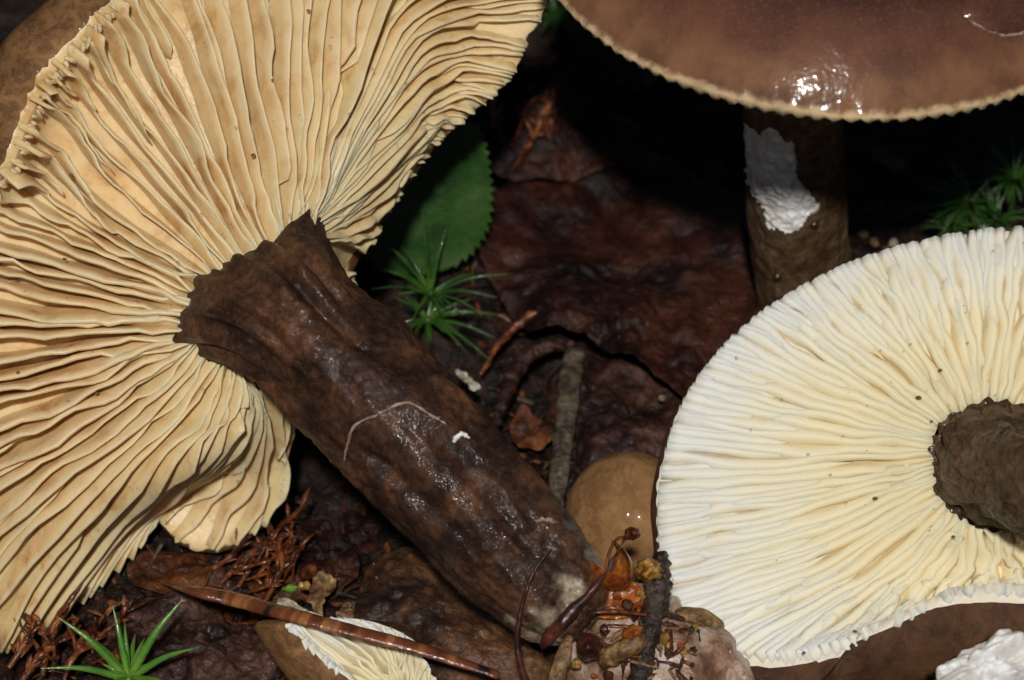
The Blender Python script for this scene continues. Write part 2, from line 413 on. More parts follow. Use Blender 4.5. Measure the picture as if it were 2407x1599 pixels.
def gill_mesh(L, g, t0, t1, H, wid, lean, seed, wob=0.10, wav=9.0, hend=0.3, nseg=24, hstart=1.0, lipr=0.0, notch=None):
    ts = t0 + (t1-t0)*np.linspace(0, 1, nseg)**0.95
    q = (ts-t0)/(t1-t0)
    sd = np.full(nseg, seed*7.31)
    gg = g + wob*fbm(np.stack([ts*3.0, sd, sd*0], -1), 5, 3) + 0.10*fbm(np.stack([ts*2.2, np.full(nseg, g*0.35), sd*0], -1), 11, 2)
    B = L.at(L.G, gg, ts); N = norm(L.at(L.N, gg, ts))
    over = np.clip(ts-1, 0, 1)[:, None]; under = np.clip(-ts, 0, 1)[:, None]
    B = B + norm(L.at(L.G, gg, np.full(nseg, 0.0)) - L.at(L.G, gg, np.full(nseg, 0.06)))*under*600 + np.array([0, 0, 260.0])*under
    Tn = norm(np.gradient(B, axis=0)); B = B + Tn*over*600; Tn = norm(np.gradient(B, axis=0))
    e = norm(N + lean)
    sd_v = norm(np.cross(Tn, e)); e = norm(e)
    h = H*(0.82 + 0.22*vn(np.stack([ts*7, sd, sd*0+3], -1), 8))*np.where(q < 0.5, sm(-0.02, 0.10, q)*hstart + (1-hstart)*sm(0, 0.45, q), 1)
    h = h*(1 - (1-hend)*sm(0.62, 1.0, ts)) if t1 >= 0.97 else h*(1-(1-hend)*sm(0.6, 1, q))
    if notch is not None: h = h*(1 - 0.75*np.exp(-((ts-notch[0])/notch[1])**2))
    w = wid*(0.55 + 0.45*sm(0, 0.12, q))*(0.9 + 0.25*vn(np.stack([ts*9, sd, sd*0+8], -1), 4))
    if t0 > 0.05: w = w*(0.15+0.85*sm(0.0, 0.22, q)); h = h*(0.1+0.9*sm(0, 0.25, q))
    bend = wav*(1+1.1*(1-sm(0.02, 0.45, ts)))*fbm(np.stack([ts*6.5, sd, sd*0+1], -1), 2, 3)
    hh, ww, bb = h[:, None], w[:, None], bend[:, None]
    rows = [B - e*14 - sd_v*ww*0.75, B + e*hh*0.5 - sd_v*ww*0.52 + sd_v*bb*0.4, B + e*hh - sd_v*ww*(0.40+lipr) + sd_v*bb,
            B + e*(hh+ww*0.34) + sd_v*bb,
            B + e*hh + sd_v*ww*(0.40+lipr) + sd_v*bb, B + e*hh*0.5 + sd_v*ww*0.52 + sd_v*bb*0.4, B - e*14 + sd_v*ww*0.75]
    v = np.stack(rows, 1).reshape(-1, 3); nr = 7
    f = grid_faces(nseg, nr)
    f.append(list(range(nr))[::-1]); f.append([(nseg-1)*nr+i for i in range(nr)])
    lipa = np.tile([0, 0.5, 0.93, 1.0, 0.93, 0.5, 0], nseg)
    return W(v), f, {'lip': lipa, 'along': np.repeat(np.clip(ts, 0, 1), nr)}

def cap_back(L, bulge, thick, center_view, deep, name, mats, parent, nback=22, crisp=6, ridge=None):
    """flesh under the gills (front) and the outer skin (back), one closed shell"""
    G, N = L.G, L.N; ng, nt = G.shape[:2]
    front = G - N*10
    rim = G[:, -1]; n = N[:, -1]; o_ = norm(G[:, -1]-G[:, -6])
    b = catmull(np.array(bulge, float)[:, None], ng, closed=True)
    jit = np.stack([np.arange(ng)*0.9, np.arange(ng)*0.0, np.arange(ng)*0.0], -1)
    j = crisp*vn(jit, 31)[:, None]
    ctr = np.asarray(center_view, float)
    out = rim - ctr; out[:, 2] = 0; out = norm(out); zz_ = np.array([0, 0, 1.0])
    p0 = rim - n*10 + o_*(3+j)
    p1 = rim + out*(0.5*b+2+j*0.3) - n*8 - zz_*(8 + 0.06*b)
    p2 = rim + out*b*0.95 - zz_*(thick + 0.45*b)
    p3 = rim + (ctr-rim)*0.12 + out*b*0.6 - zz_*(thick*1.3 + 1.0*b)
    p4 = rim + (ctr-rim)*0.5 - zz_*(thick*2.0+0.9*b+deep*0.6)
    p5 = rim + (ctr-rim)*0.97 - zz_*(deep+thick+0.6*b)
    back = catmull(np.stack([p0, p1, p2, p3, p4, p5], 0), nback).transpose(1, 0, 2)   # (ng,nback,3)
    wob = fbm(back/130.0, 41, 3)[..., None]*np.linspace(0, 1, nback)[None, :, None]**0.7*16
    back = back + wob*norm(back-ctr)
    allv = np.concatenate([front, back[:, 1:]], 1); nv = allv.shape[1]
    f = []
    base = np.arange(ng)[:, None]; c2 = np.arange(nv-1)[None, :]; nx = (base+1) % ng
    f = np.stack([base*nv+c2, nx*nv+c2, nx*nv+c2+1, base*nv+c2+1], -1).reshape(-1, 4)
    fm = np.repeat((np.arange(nv-1)[None, :] >= nt).astype(int), ng, 0).reshape(-1)
    al = np.repeat(np.concatenate([np.linspace(0, 1, nt), np.ones(nback-1)])[None], ng, 0).reshape(-1)
    rm = np.repeat(np.concatenate([np.ones(nt), np.linspace(1, 0, nback)[1:]])[None], ng, 0).reshape(-1)
    return mesh_obj(name, W(allv.reshape(-1, 3)), f.tolist(), mats, parent, fmat=fm, attrs={'along': al, 'lip': al*0, 'rim': rm})

# ---------------- the old mushroom lying on its side (left)
ZL = 0
guidesL = [  # (px,py,z) x5 from stem to rim; counter-clockwise in the picture
 [(775,565,-60),(800,575,-130),(815,585,-190),(828,595,-230),(838,606,-260)],
 [(772,535,-30),(850,455,-130),(925,375,-210),(990,310,-260),(1040,318,-290)],
 [(765,510,-10),(855,405,-100),(945,295,-190),(1021,262,-260),(1090,278,-280)],
 [(760,495,0),(860,345,-80),(965,210,-160),(1057,162,-235),(1192,190,-240)],
 [(752,485,10),(850,290,-60),(965,120,-130),(1085,85,-210),(1236,95,-220)],
 [(748,478,20),(840,240,-40),(950,50,-110),(1110,-10,-200),(1275,-25,-210)],
 [(743,478,28),(795,250,-20),(870,30,-70),(950,-110,-150),(1100,-230,-220)],
 [(730,490,30),(755,280,-5),(795,60,-30),(825,-120,-90),(900,-300,-180)],
 [(700,520,32),(712,330,5),(718,120,-10),(722,-100,-50),(722,-320,-140)],
 [(668,552,34),(658,400,10),(640,200,0),(620,0,-20),(600,-260,-80)],
 [(638,585,36),(588,430,12),(530,250,5),(478,60,0),(430,-140,0)],
 [(600,605,36),(505,430,12),(425,260,5),(350,110,10),(285,0,60)],
 [(560,612,36),(445,450,10),(330,290,0),(245,165,5),(210,90,75)],
 [(522,630,36),(392,480,8),(270,345,-10),(175,235,0),(122,185,80)],
 [(490,645,36),(335,515,5),(205,405,-25),(125,318,-10),(78,272,80)],
 [(462,668,36),(300,572,0),(170,485,-35),(85,415,-25),(25,405,75)],
 [(445,695,36),(280,622,0),(130,560,-40),(0,508,-50),(-70,470,0)],
 [(430,732,36),(250,690,0),(80,650,-40),(-80,618,-60),(-230,590,-40)],
 [(415,772,36),(250,768,0),(80,768,-40),(-100,770,-60),(-300,760,-80)],
 [(413,798,34),(250,828,0),(80,870,-35),(-100,905,-60),(-300,945,-90)],
 [(425,815,32),(268,885,0),(100,955,-25),(-80,1032,-60),(-270,1140,-110)],
 [(450,828,28),(318,928,0),(158,1030,-15),(0,1135,-50),(-180,1310,-130)],
 [(485,842,22),(378,958,5),(230,1080,0),(92,1225,-40),(-60,1440,-140)],
 [(515,852,16),(428,978,8),(288,1102,5),(160,1255,-90),(15,1530,-230)],
 [(538,862,12),(470,978,6),(366,1086,0),(262,1200,-190),(110,1470,-270)],
 [(553,872,8),(518,966,2),(432,1060,-15),(338,1168,-270),(215,1392,-300)],
 [(563,880,4),(552,955,-10),(492,1042,-50),(405,1138,-310),(328,1275,-320)],
 [(572,888,-10),(578,960,-60),(535,1050,-200),(450,1128,-320),(362,1215,-320)],
 [(585,898,-20),(592,985,-110),(560,1085,-260),(497,1180,-320),(425,1272,-320)],
 [(598,905,-30),(607,990,-135),(592,1090,-280),(561,1180,-325),(515,1288,-325)],
 [(610,910,-40),(624,990,-150),(626,1090,-290),(617,1180,-330),(590,1258,-340)],
 [(622,912,-60),(638,970,-170),(646,1045,-295),(646,1120,-335),(641,1190,-350)],
 [(690,890,-90),(690,930,-170),(692,960,-220),(690,985,-260),(682,1010,-290)],
 [(750,790,-110),(752,800,-190),(760,810,-240),(765,815,-280),(770,820,-310)],
 [(778,680,-90),(785,690,-170),(790,695,-230),(795,700,-270),(800,705,-300)],
]
LL = CapLoft(guidesL)
baseL = GP(1380, 1540, 0)
old = Thing('lying_mushroom', 'large old mushroom lying on its side, buff gills and long dark brown stem facing up', 'mushroom', baseL)
bul = [10]*len(guidesL)
for i, b in zip(range(9, 18), (15, 40, 105, 150, 170, 165, 140, 90, 40)): bul[i] = b
capL = cap_back(LL, bul, 40, P(560, 720, -60), 150, 'cap', ['gill_buff', 'cap_curl'], old, crisp=13)
setp(capL, 'gilled cap with ochre brown curled margin')
leanL = np.array([0.62, -0.42, 0.0])
gi = 0
for a in range(len(guidesL)):
    wdt = float(LL.width(a, 0.5))
    hidden = a >= 31
    n = 1 if hidden else max(1, int(round(wdt/ (33 if 15 <= a <= 27 else 38))))
    if a in (1, 2, 3, 4, 5): n = 4
    for q in range(n):
        g = a + (q + 0.5 + rng.uniform(-0.22, 0.22))/n
        curl = 11 <= g <= 16.5
        edge_on = sm(15.0, 17.0, g)*(1-sm(19.5, 22.5, g))
        lean = leanL*(1-0.55*edge_on)*(1 - 0.5*(sm(30, 31, g)))
        if 6.5 <= g < 15: lean = leanL*1.35
        if g < 6.5: lean = leanL*0.75
        H = rng.uniform(64, 92)*(1+0.15*edge_on)
        if g < 6: H *= 0.62
        if g > 26: H *= 0.7
        nt_ = (rng.uniform(0.2, 0.8), rng.uniform(0.02, 0.05)) if rng.random() < 0.28 else None
        v, f, at = gill_mesh(LL, g, -rng.uniform(0.0, 0.085) if not hidden else 0.0, 1.035 if curl else 1.0, H, rng.uniform(8, 12)*(1+0.5*edge_on), lean, gi+1, wob=min(0.13, 9.0/wdt), wav=8, hend=0.62 if curl else 0.26, hstart=0.35, notch=nt_)
        mesh_obj('gill', v, f, 'gill_buff', (capL, old.base), attrs=at); gi += 1
        if not hidden and rng.random() < (0.7 if a not in (6, 7, 8, 9, 10, 11) else 0.4):      # short gills between the long ones
            g2 = g + 0.5/n; t0 = rng.choice([0.42, 0.55, 0.68, 0.8])
            v, f, at = gill_mesh(LL, g2, t0, 1.01 if curl else 1.0, H*0.72, 8, lean, gi+1, wob=0.06, wav=7, hend=0.5 if curl else 0.3, nseg=14)
            mesh_obj('gill', v, f, 'gill_buff', (capL, old.base), attrs=at); gi += 1

# rounded pale gill ends along the curled margin
rt = np.random.default_rng(19); gq = 10.9
while gq < 16.6:
    gq += rt.uniform(0.05, 0.13)
    e_ = LL.at(LL.G, np.array([gq]), np.array([1.0]))[0]; i_ = LL.at(LL.G, np.array([gq]), np.array([0.93]))[0]; n_ = norm(LL.at(LL.N, np.array([gq]), np.array([1.0]))[0])
    d_ = norm(i_-e_); sd_ = norm(np.cross(d_, n_)); d_ = norm(d_ + sd_*rt.normal()*0.35); sd_ = np.cross(d_, n_)
    L_ = rt.uniform(9, 19); w_ = rt.uniform(4, 6.5)
    v, f = blob(np.zeros(3), (L_, w_, w_*1.5), 12, 12, 0.3, 0.8, int(gq*50), np.stack([d_, sd_, n_]))
    v = v + e_ + d_*rt.uniform(-4, 12) + n_*rt.uniform(2, 9)
    mesh_obj('gill_tip', W(v), f, 'gill_buff', (capL, old.base), attrs={'lip': np.ones(len(v)), 'along': np.ones(len(v))})

# stem of the lying mushroom
cl = [(592,668,0,205),(645,705,50,195),(700,755,80,185),(765,820,110,180),(835,890,130,183),(915,975,150,182),(1000,1062,165,178),(1090,1155,180,172),(1180,1250,190,166),(1255,1330,195,154),(1315,1395,198,138),(1352,1435,196,112),(1378,1462,190,62)]
cl = np.array(cl, float)
ns = 300
cpath = catmull(W(P(cl[:, 0], cl[:, 1], cl[:, 2])), ns); crad = catmull(cl[:, 3:4], ns)[:, 0]*0.93
def stem_disp(th, s, pos):
    c = np.stack([np.cos(th)*1.6, np.sin(th)*1.6, s*3.5], -1)
    r = 15*fbm(c, 12, 3) + 4*fbm(np.stack([np.cos(th)*4, np.sin(th)*4, s*9], -1), 33, 3) + 2.8*fbm(pos/22.0, 5, 3)
    cc_ = lambda q, m: np.stack([np.cos(th)*q, np.sin(th)*q, s*m], -1)
    ribs = 1.1*np.sin(th*15 + 3.5*vn(cc_(1.7, 1.5), 4))*(0.55+0.6*vn(cc_(2.6, 1.2), 14)) + 1.3*fbm(cc_(5.5, 2.0), 44, 2)
    r = r + 13*ribs*(1-sm(0.04, 0.32, s)) + (12 + 9*vn(cc_(3.1, 1), 24))*(1-sm(0.0, 0.09, s))
    px, py = PIX(pos)
    def groove(a, b, wd, dp):
        a, b = np.array(a, float), np.array(b, float); d = b-a; L2 = d@d
        t = np.clip(((px-a[0])*d[0]+(py-a[1])*d[1])/L2, 0, 1)
        dist = np.hypot(px-a[0]-t*d[0], py-a[1]-t*d[1]) + 6*vn(np.stack([px/30, py/30, 0*px], -1), 71)
        return -dp*np.exp(-(dist/wd)**2)*np.sin(np.pi*(0.12+0.76*t))
    r = r + groove((690,670), (850,815), 20, 30) + groove((850,815), (905,820), 12, 18) + groove((850,1060), (940,1140), 16, 20)
    r = r + groove((1010,1010), (1130,1110), 22, 12) + groove((1090,1120), (1270,1290), 28, 14) + groove((640,720), (780,860), 26, -14)
    r = r + groove((760,560), (900,740), 22, 14) + groove((930,900), (1060,1010), 30, -10)
    r = r - 26*sm(0.0, 1.0, np.clip(-(px-1240)/1, 0, 1))*0
    return r
sv, sf, ss = tube(cpath, crad, 200, stem_disp)
def ring_blend(sv, path, n, nseg, L, idx, span, amp, zoff=4.0):
    """let the top of a stem flow into the ring of gill roots"""
    grid_ = sv[:n*nseg].reshape(n, nseg, 3); ringv = L.G[:, 0]; rc_ = ringv.mean(0)
    rang = np.arctan2(ringv[:, 1]-rc_[1], ringv[:, 0]-rc_[0]); od_ = np.argsort(rang)
    sec = V(grid_[idx]); cc0 = V(path[idx]); tang = np.arctan2(sec[:, 1]-cc0[1], sec[:, 0]-cc0[0])
    ring_at = np.stack([np.interp(tang, rang[od_], ringv[od_, i], period=2*np.pi) for i in range(3)], -1) + np.array([0, 0, zoff])
    nz = vn(np.stack([np.cos(tang)*8, np.sin(tang)*8, 0*tang], -1), 66)
    ring_at = ring_at + norm(ring_at-rc_)*(amp*(0.4 + 0.8*np.sin(tang*23+2*nz) + 0.9*nz + 0.5*np.sin(tang*9+1)))[:, None]*np.array([1, 1, 0])
    wgt = (1 - sm(0.0, span, np.linspace(0, 1, n)))[:, None, None]**1.15
    grid_[:] = grid_*(1-wgt) + W(ring_at)[None]*wgt
    sv[n*nseg] = W(rc_ + np.array([0, 0, -40.0]))
ring_blend(sv, cpath, ns, 200, LL, 30, 0.17, 9)
qx_, qy_ = PIX(sv); pale = sm(965, 1010, (qx_-585)*0.69 + (qy_-652)*0.72 + 0.00035*(qy_-1420)**2*-1 + 10*fbm(sv/40, 3, 3))
stemL = mesh_obj('stipe', sv, sf, 'stem_brown', old, attrs={'pale': pale*(0.58 + 0.3*np.clip(fbm(sv/70, 77, 3), -1, 1))})
sv_view = V(sv); spx, spy = PIX(sv)
def on_surface(px, py, pv, pxs, pys, lift=0.0):
    d = np.hypot(pxs-px, pys-py); m = d < 9
    if not m.any(): m = d < d.min()+1
    i = np.where(m)[0]; j = i[np.argmax(pv[i, 2])]
    z = pv[j, 2]; return W(P(px, py, z+lift))
def crack(name, pts, rad, mat, parent, pv, pxs, pys, label=None):
    c = catmull(np.array(pts, float), 40)
    c = c + 3.5*np.stack([vn(np.stack([c[:, 0]/9, c[:, 1]/9, 0*c[:, 0]], -1), 5), vn(np.stack([c[:, 0]/9, c[:, 1]/9, 0*c[:, 0]], -1), 6)], -1)
    path = np.array([on_surface(a, b, pv, pxs, pys, -1.5) for a, b in c])
    k_ = np.ones(5)/5
    path = np.stack([np.convolve(np.pad(path[:, i], 2, mode='edge'), k_, 'valid') for i in range(3)], -1)
    r = rad*(0.6+0.5*np.abs(vn(np.stack([np.arange(40)/4.0, np.zeros(40), np.zeros(40)], -1), 8)))*np.sin(np.linspace(0.25, 2.9, 40))**0.5
    v, f, s = tube(path, r, 8, lambda t, s_, p: 2.2*fbm(p/7.0, 3, 2))
    o = mesh_obj(name, v, f, mat, parent)
    if label: setp(o, label)
crack('skin_crack', [(806,1098),(818,1040),(832,1002),(880,978),(955,944),(1000,968),(1052,998)], 4.6, 'crack_pale', old, sv_view, spx, spy, 'pale branching crack in the brown skin')
crack('skin_scar', [(1258,1226),(1285,1222),(1310,1232)], 7, 'crack_pale', old, sv_view, spx, spy, 'small pale scar near the stem base')
crack('skin_scar', [(1062,1040),(1085,1022),(1102,1030)], 7, 'flesh_white', old, sv_view, spx, spy, 'small white wet scar halfway down the stem')

# ---------------- the fresh pale mushroom (right)
rg = []
def rgd(*pts): rg.append(list(pts))
rgd((2460,1080,0),(2580,1060,-40),(2710,1040,-50),(2830,1020,-60),(2950,1000,-90))
rgd((2445,1010,0),(2540,950,-40),(2640,890,-60),(2740,820,-80),(2840,740,-130))
rgd((2415,962,0),(2465,870,-40),(2520,780,-60),(2580,690,-90),(2640,600,-150))
rgd((2370,945,0),(2395,840,-40),(2425,740,-60),(2455,645,-95),(2480,546,-160))
rgd((2320,948,0),(2325,840,-40),(2330,740,-60),(2330,640,-95),(2330,541,-160))
rgd((2285,958,0),(2258,850,-40),(2228,760,-60),(2190,665,-95),(2150,572,-155))
rgd((2250,970,0),(2192,872,-40),(2128,785,-60),(2062,700,-95),(2000,618,-150))
rgd((2225,984,0),(2140,900,-40),(2052,822,-60),(1962,748,-90),(1880,678,-140))
rgd((2206,1000,0),(2095,932,-40),(1985,868,-60),(1876,802,-85),(1780,742,-130))
rgd((2196,1018,0),(2065,968,-40),(1938,922,-55),(1808,872,-80),(1690,826,-120))
rgd((2192,1038,0),(2045,1012,-40),(1905,988,-55),(1758,960,-75),(1614,932,-110))
rgd((2192,1062,0),(2035,1058,-40),(1885,1060,-50),(1722,1055,-70),(1567,1050,-100))
rgd((2195,1090,0),(2042,1106,-40),(1882,1132,-45),(1712,1152,-60),(1548,1170,-90))
rgd((2200,1120,0),(2052,1160,-35),(1892,1212,-40),(1722,1256,-50),(1552,1292,-75))
rgd((2208,1150,0),(2072,1212,-30),(1912,1290,-30),(1742,1352,-30),(1582,1405,-50))
rgd((2220,1175,0),(2105,1255,-30),(1962,1345,-25),(1802,1425,-10),(1655,1495,0))
rgd((2236,1195,0),(2145,1285,-30),(2025,1375,-20),(1892,1465,15),(1785,1543,50))
rgd((2255,1210,0),(2190,1310,-30),(2105,1395,-15),(2025,1468,40),(1950,1522,95))
rgd((2277,1220,0),(2240,1318,-35),(2188,1395,-25),(2140,1452,30),(2102,1462,125))
rgd((2302,1228,0),(2282,1322,-35),(2258,1386,-25),(2236,1420,35),(2222,1402,140))
rgd((2338,1240,0),(2330,1316,-40),(2326,1376,-25),(2324,1408,35),(2322,1386,145))
rgd((2378,1250,0),(2395,1314,-40),(2412,1366,-25),(2425,1400,35),(2432,1388,140))
rgd((2420,1232,0),(2470,1280,-40),(2520,1320,-20),(2570,1350,40),(2610,1365,90))
rgd((2448,1165,0),(2540,1180,-40),(2630,1195,-40),(2720,1210,-30),(2820,1220,-20))
LR = CapLoft(rg)
baseR = GP(2100, 1590, 0)
fresh = Thing('pale_gilled_mushroom', 'fresh mushroom tipped over showing ivory white gills, brown cap edge curled up below', 'mushroom', baseR)
bulr = [2]*len(rg)
for i, b in zip(range(13, 24), (2, 2, 40, 150, 250, 310, 330, 330, 320, 240, 60)): bulr[i] = b
capR = cap_back(LR, bulr, 36, P(2330, 1090, -120), 170, 'cap', ['gill_ivory', 'cap_outer'], fresh, crisp=10)
leanR = np.array([0.16, -0.10, 0.0])
gi = 0
for a in range(len(rg)):
    wdt = float(LR.width(a, 0.5)); vis = 3 <= a <= 21
    n = max(2, int(round(wdt/29))) if vis else 2
    for q in range(n):
        g = a + (q + 0.5 + rng.uniform(-0.16, 0.16))/n
        wild = 16.5 < g < 22
        v, f, at = gill_mesh(LR, g, 0.0, 1.0, rng.uniform(14, 18), rng.uniform(26, 30), leanR, gi+500, wob=0.13 if not wild else 0.30, wav=5 if not wild else 12, hend=0.5, hstart=0.8, lipr=0.06)
        mesh_obj('gill', v, f, 'gill_ivory', (capR, fresh.base), attrs=at); gi += 1
        if vis:
            for sub, (t0a, t0b) in enumerate(((0.26, 0.55), (0.62, 0.85))):
                if sub == 1 and a in (17, 18, 19, 20, 21): continue
                g2 = a + (q + (1.0 if sub == 0 else 0.75))/n
                v, f, at = gill_mesh(LR, g2, rng.uniform(t0a, t0b), 1.0, rng.uniform(14, 18)*(1 if sub == 0 else 0.85), 27 if sub == 0 else 20, leanR, gi+900, wob=0.05, wav=3, hend=0.5, nseg=14, lipr=0.06)
                mesh_obj('gill', v, f, 'gill_ivory', (capR, fresh.base), attrs=at); gi += 1
cr = np.array([(2334,1098,-70,150),(2336,1097,-20,146),(2342,1096,30,132),(2374,1098,100,130),(2440,1110,190,142),(2540,1128,310,150),(2680,1150,470,150),(2780,1165,560,130),(2830,1172,600,70)], float)
rp = catmull(W(P(cr[:, 0], cr[:, 1], cr[:, 2])), 160); rr = catmull(cr[:, 3:4], 160)[:, 0]
def stemr_disp(th, s, pos):
    r = 9*fbm(np.stack([np.cos(th)*2.2, np.sin(th)*2.2, s*6], -1), 15, 3) + 9*fbm(np.stack([np.cos(th)*6, np.sin(th)*6, s*14], -1), 35, 3) + 5*np.abs(fbm(pos/20.0, 7, 3))
    px, py = PIX(pos)
    r = r + 9*np.sin(th*17 + 3*vn(np.stack([np.cos(th)*2, np.sin(th)*2, s], -1), 4))*(1-sm(0.05, 0.30, s))
    r = r - 45*np.exp(-(((px-2400)/32)**2 + ((py-990)/22)**2)) - 24*np.exp(-(((px-2285)/34)**2 + ((py-1192)/13)**2))
    return r
v, f, s_ = tube(rp, rr, 120, stemr_disp)
ring_blend(v, rp, 160, 120, LR, 26, 0.20, 8, 8.0)
mesh_obj('stipe', v, f, 'stem_olive', fresh, attrs={'pale': s_*0})

# ---------------- the upright mushroom (upper right)
Cc = P(1950, -124, 70)
ax_n = norm(np.array([0.055, 0.785, 0.62])); ax_x = norm(np.cross([0, 0, 1.0], ax_n)*-1 + 1e-9); ax_x = norm(np.array([1.0, 0, 0]) - ax_n[0]*ax_n); ax_y = np.cross(ax_n, ax_x)
RC = 690.0
base_up = GP(1898, 765, 0)
up = Thing('upright_mushroom', 'standing mushroom with smooth chestnut brown cap and white torn patch on its stem', 'mushroom', base_up)
nr_, na = 90, 420
rr_ = np.linspace(0.0, 1.0, nr_)**0.8
ph = np.arange(na)/na*2*np.pi
RR, PH = np.meshgrid(rr_, ph, indexing='ij')
scal = 1 + 0.014*vn(np.stack([np.cos(PH)*3, np.sin(PH)*3, 0*PH], -1), 2)*RR + (0.0010*np.sin(PH*170 + 5*vn(np.stack([np.cos(PH)*9, np.sin(PH)*9, 0*PH], -1), 3)) + 0.0045*vn(np.stack([np.cos(PH)*53, np.sin(PH)*53, 0*PH], -1), 8) + 0.004*vn(np.stack([np.cos(PH)*19, np.sin(PH)*19, 0*PH], -1), 18))*sm(0.95, 1, RR)
hgt = 240*(1 - RR**3.6) - 70*np.exp(-(RR/0.32)**2) + 6*fbm(np.stack([np.cos(PH)*RR*3, np.sin(PH)*RR*3, 0*RR], -1), 6, 3)
hgt = hgt + 9*np.exp(-(RR/0.45)**4)*fbm(np.stack([np.cos(PH)*RR*20, np.sin(PH)*RR*20, 0*RR], -1), 16, 3)
top = Cc + (np.cos(PH)*RR*scal)[..., None]*RC*ax_x + (np.sin(PH)*RR*scal)[..., None]*RC*ax_y + hgt[..., None]*ax_n
nu_ = 30; r2 = np.linspace(1.0, 0.1, nu_); R2, P2 = np.meshgrid(r2, ph, indexing='ij')
und = Cc + (np.cos(P2)*R2)[..., None]*RC*ax_x*0.985 + (np.sin(P2)*R2)[..., None]*RC*ax_y*0.985 + (-14 - 90*(1-R2)**1.3 + 6*np.sin(P2*110)*sm(0.1, .3, R2))[..., None]*ax_n
cv = np.concatenate([top, und], 0).reshape(-1, 3)
f = grid_faces(nr_+nu_, na, True)
rimv = np.concatenate([RR, np.ones_like(R2)], 0).reshape(-1)
fm = np.repeat((np.arange(nr_+nu_-1) >= nr_-1+1).astype(int), na)
capU = mesh_obj('cap', W(cv), f, ['cap_brown', 'gill_ivory'], up, fmat=fm, attrs={'rim': rimv, 'along': np.ones(len(cv)), 'lip': np.ones(len(cv))})
setp(capU, 'wet chestnut brown cap with a finely scalloped pale rim')
cu = V(W(cv)); cpx, cpy = PIX(W(cv))
# lifted flap of skin on the cap
fo = catmull(np.array([(2262,25),(2290,52),(2330,74),(2370,82),(2415,70),(2450,40),(2440,-20),(2380,-60),(2310,-40)], float), 44, closed=True); fc = fo.mean(0)
fl = []
for q in np.linspace(0, 1, 9):
    for a_, b_ in fc + (fo-fc)*q:
        fl.append(on_surface(a_, b_, cu[:nr_*na], cpx[:nr_*na], cpy[:nr_*na], 3 + 15*(1-q**4) if b_ < 40 else 14 - 10*q**6))
fl = np.array(fl).reshape(9, 44, 3); fl[1:-1] = (fl[1:-1]*2 + np.roll(fl, 1, 1)[1:-1] + np.roll(fl, -1, 1)[1:-1])/4
o = mesh_obj('lifted_skin', fl.reshape(-1, 3), grid_faces(9, 44, True, flip=True), 'cap_brown', up, attrs={'rim': np.full(9*44, 0.8)}); setp(o, 'dark flap of lifted skin on the cap')
crack('torn_edge', [(2264,27),(2290,53),(2330,75),(2370,83),(2412,72),(2440,48)], 6, 'crack_pale', up, cu[:nr_*na], cpx[:nr_*na], cpy[:nr_*na], 'torn pale edge of lifted skin on the cap')
# stem
bz = V(base_up)[2]
cs_ = np.array([(1900,790,0,128),(1893,690,0,124),(1880,590,0,122),(1872,490,0,121),(1866,390,0,120),(1862,290,0,120),(1885,150,0,124),(1925,0,0,140),(1950,-90,0,160)], float)
b0 = V(GP(1900, 790, -30))
zz = b0[2] + ((CY-cs_[:, 1]) - (CY-790))*SN/CS
cs_[:, 2] = np.minimum(zz, zz[0] + (zz-zz[0])*0.96)
upth = catmull(W(P(cs_[:, 0], cs_[:, 1], cs_[:, 2])), 330); urad = catmull(cs_[:, 3:4], 330)[:, 0]
def stemu_disp(th, s, pos):
    return 5*fbm(np.stack([np.cos(th)*2.2, np.sin(th)*2.2, s*5], -1), 25, 3) + 2*fbm(pos/25.0, 9, 3)
uv, uf, us = tube(upth, urad, 220, stemu_disp, up=[0, 1, 0.2])
poly = np.array([(1730,285),(1765,292),(1772,308),(1790,312),(1808,304),(1832,312),(1850,335),(1868,345),(1868,390),(1878,425),(1900,452),(1932,482),(1914,500),(1896,512),(1892,530),(1866,546),(1832,548),(1808,536),(1792,500),(1774,470),(1752,442),(1735,420),(1728,400)], float)
def inpoly(x, y, pg):
    r = np.zeros(x.shape, bool); n = len(pg); j = n-1
    for i in range(n):
        xi, yi, xj, yj = *pg[i], *pg[j]
        c = ((yi > y) != (yj > y)) & (x < (xj-xi)*(y-yi)/(yj-yi+1e-12)+xi); r ^= c; j = i
    return r
upx, upy = PIX(uv)
ufa = np.array([q for q in uf if len(q) == 4]); fx, fy = upx[ufa].mean(1), upy[ufa].mean(1)
fx = fx + 7*vn(np.stack([fx/11, fy/11, 0*fx], -1), 91); fy = fy + 7*vn(np.stack([fx/11, fy/11, 0*fx+5], -1), 92)
axis_of = np.repeat(upth, 220, 0); axis_of = np.vstack([axis_of, upth[:1], upth[-1:]])
rad_dir = norm(uv-axis_of); facing = V(rad_dir+uv)[:, 2]-V(uv)[:, 2]
inside = inpoly(fx, fy, poly) & (facing[ufa].mean(1) > -0.15)
rest = ufa[~inside].tolist() + [q for q in uf if len(q) == 3]
dpale = 0*us
mesh_obj('stipe', uv, rest, 'stem_olive', up, attrs={'pale': dpale})
ins = ufa[inside]; used = np.unique(ins); remap = -np.ones(len(uv), int); remap[used] = np.arange(len(used))
cnt = np.zeros(len(uv)); np.add.at(cnt, ins.reshape(-1), 1)
interior = (cnt[used] >= 4).astype(float)
fv = uv[used] - rad_dir[used]*(4 + interior*6 - 9*np.abs(fbm(uv[used]/26.0, 55, 3))*interior)[:, None]
o = mesh_obj('torn_flesh', fv, remap[ins].tolist(), 'flesh_white', up); setp(o, 'white fibrous flesh where the stem skin is torn off')
# inner core so that no gap shows behind the torn edge
v, f, s_ = tube(upth[60:260], urad[60:260]-14, 40); mesh_obj('stem_core', v, f, 'flesh_white', up)


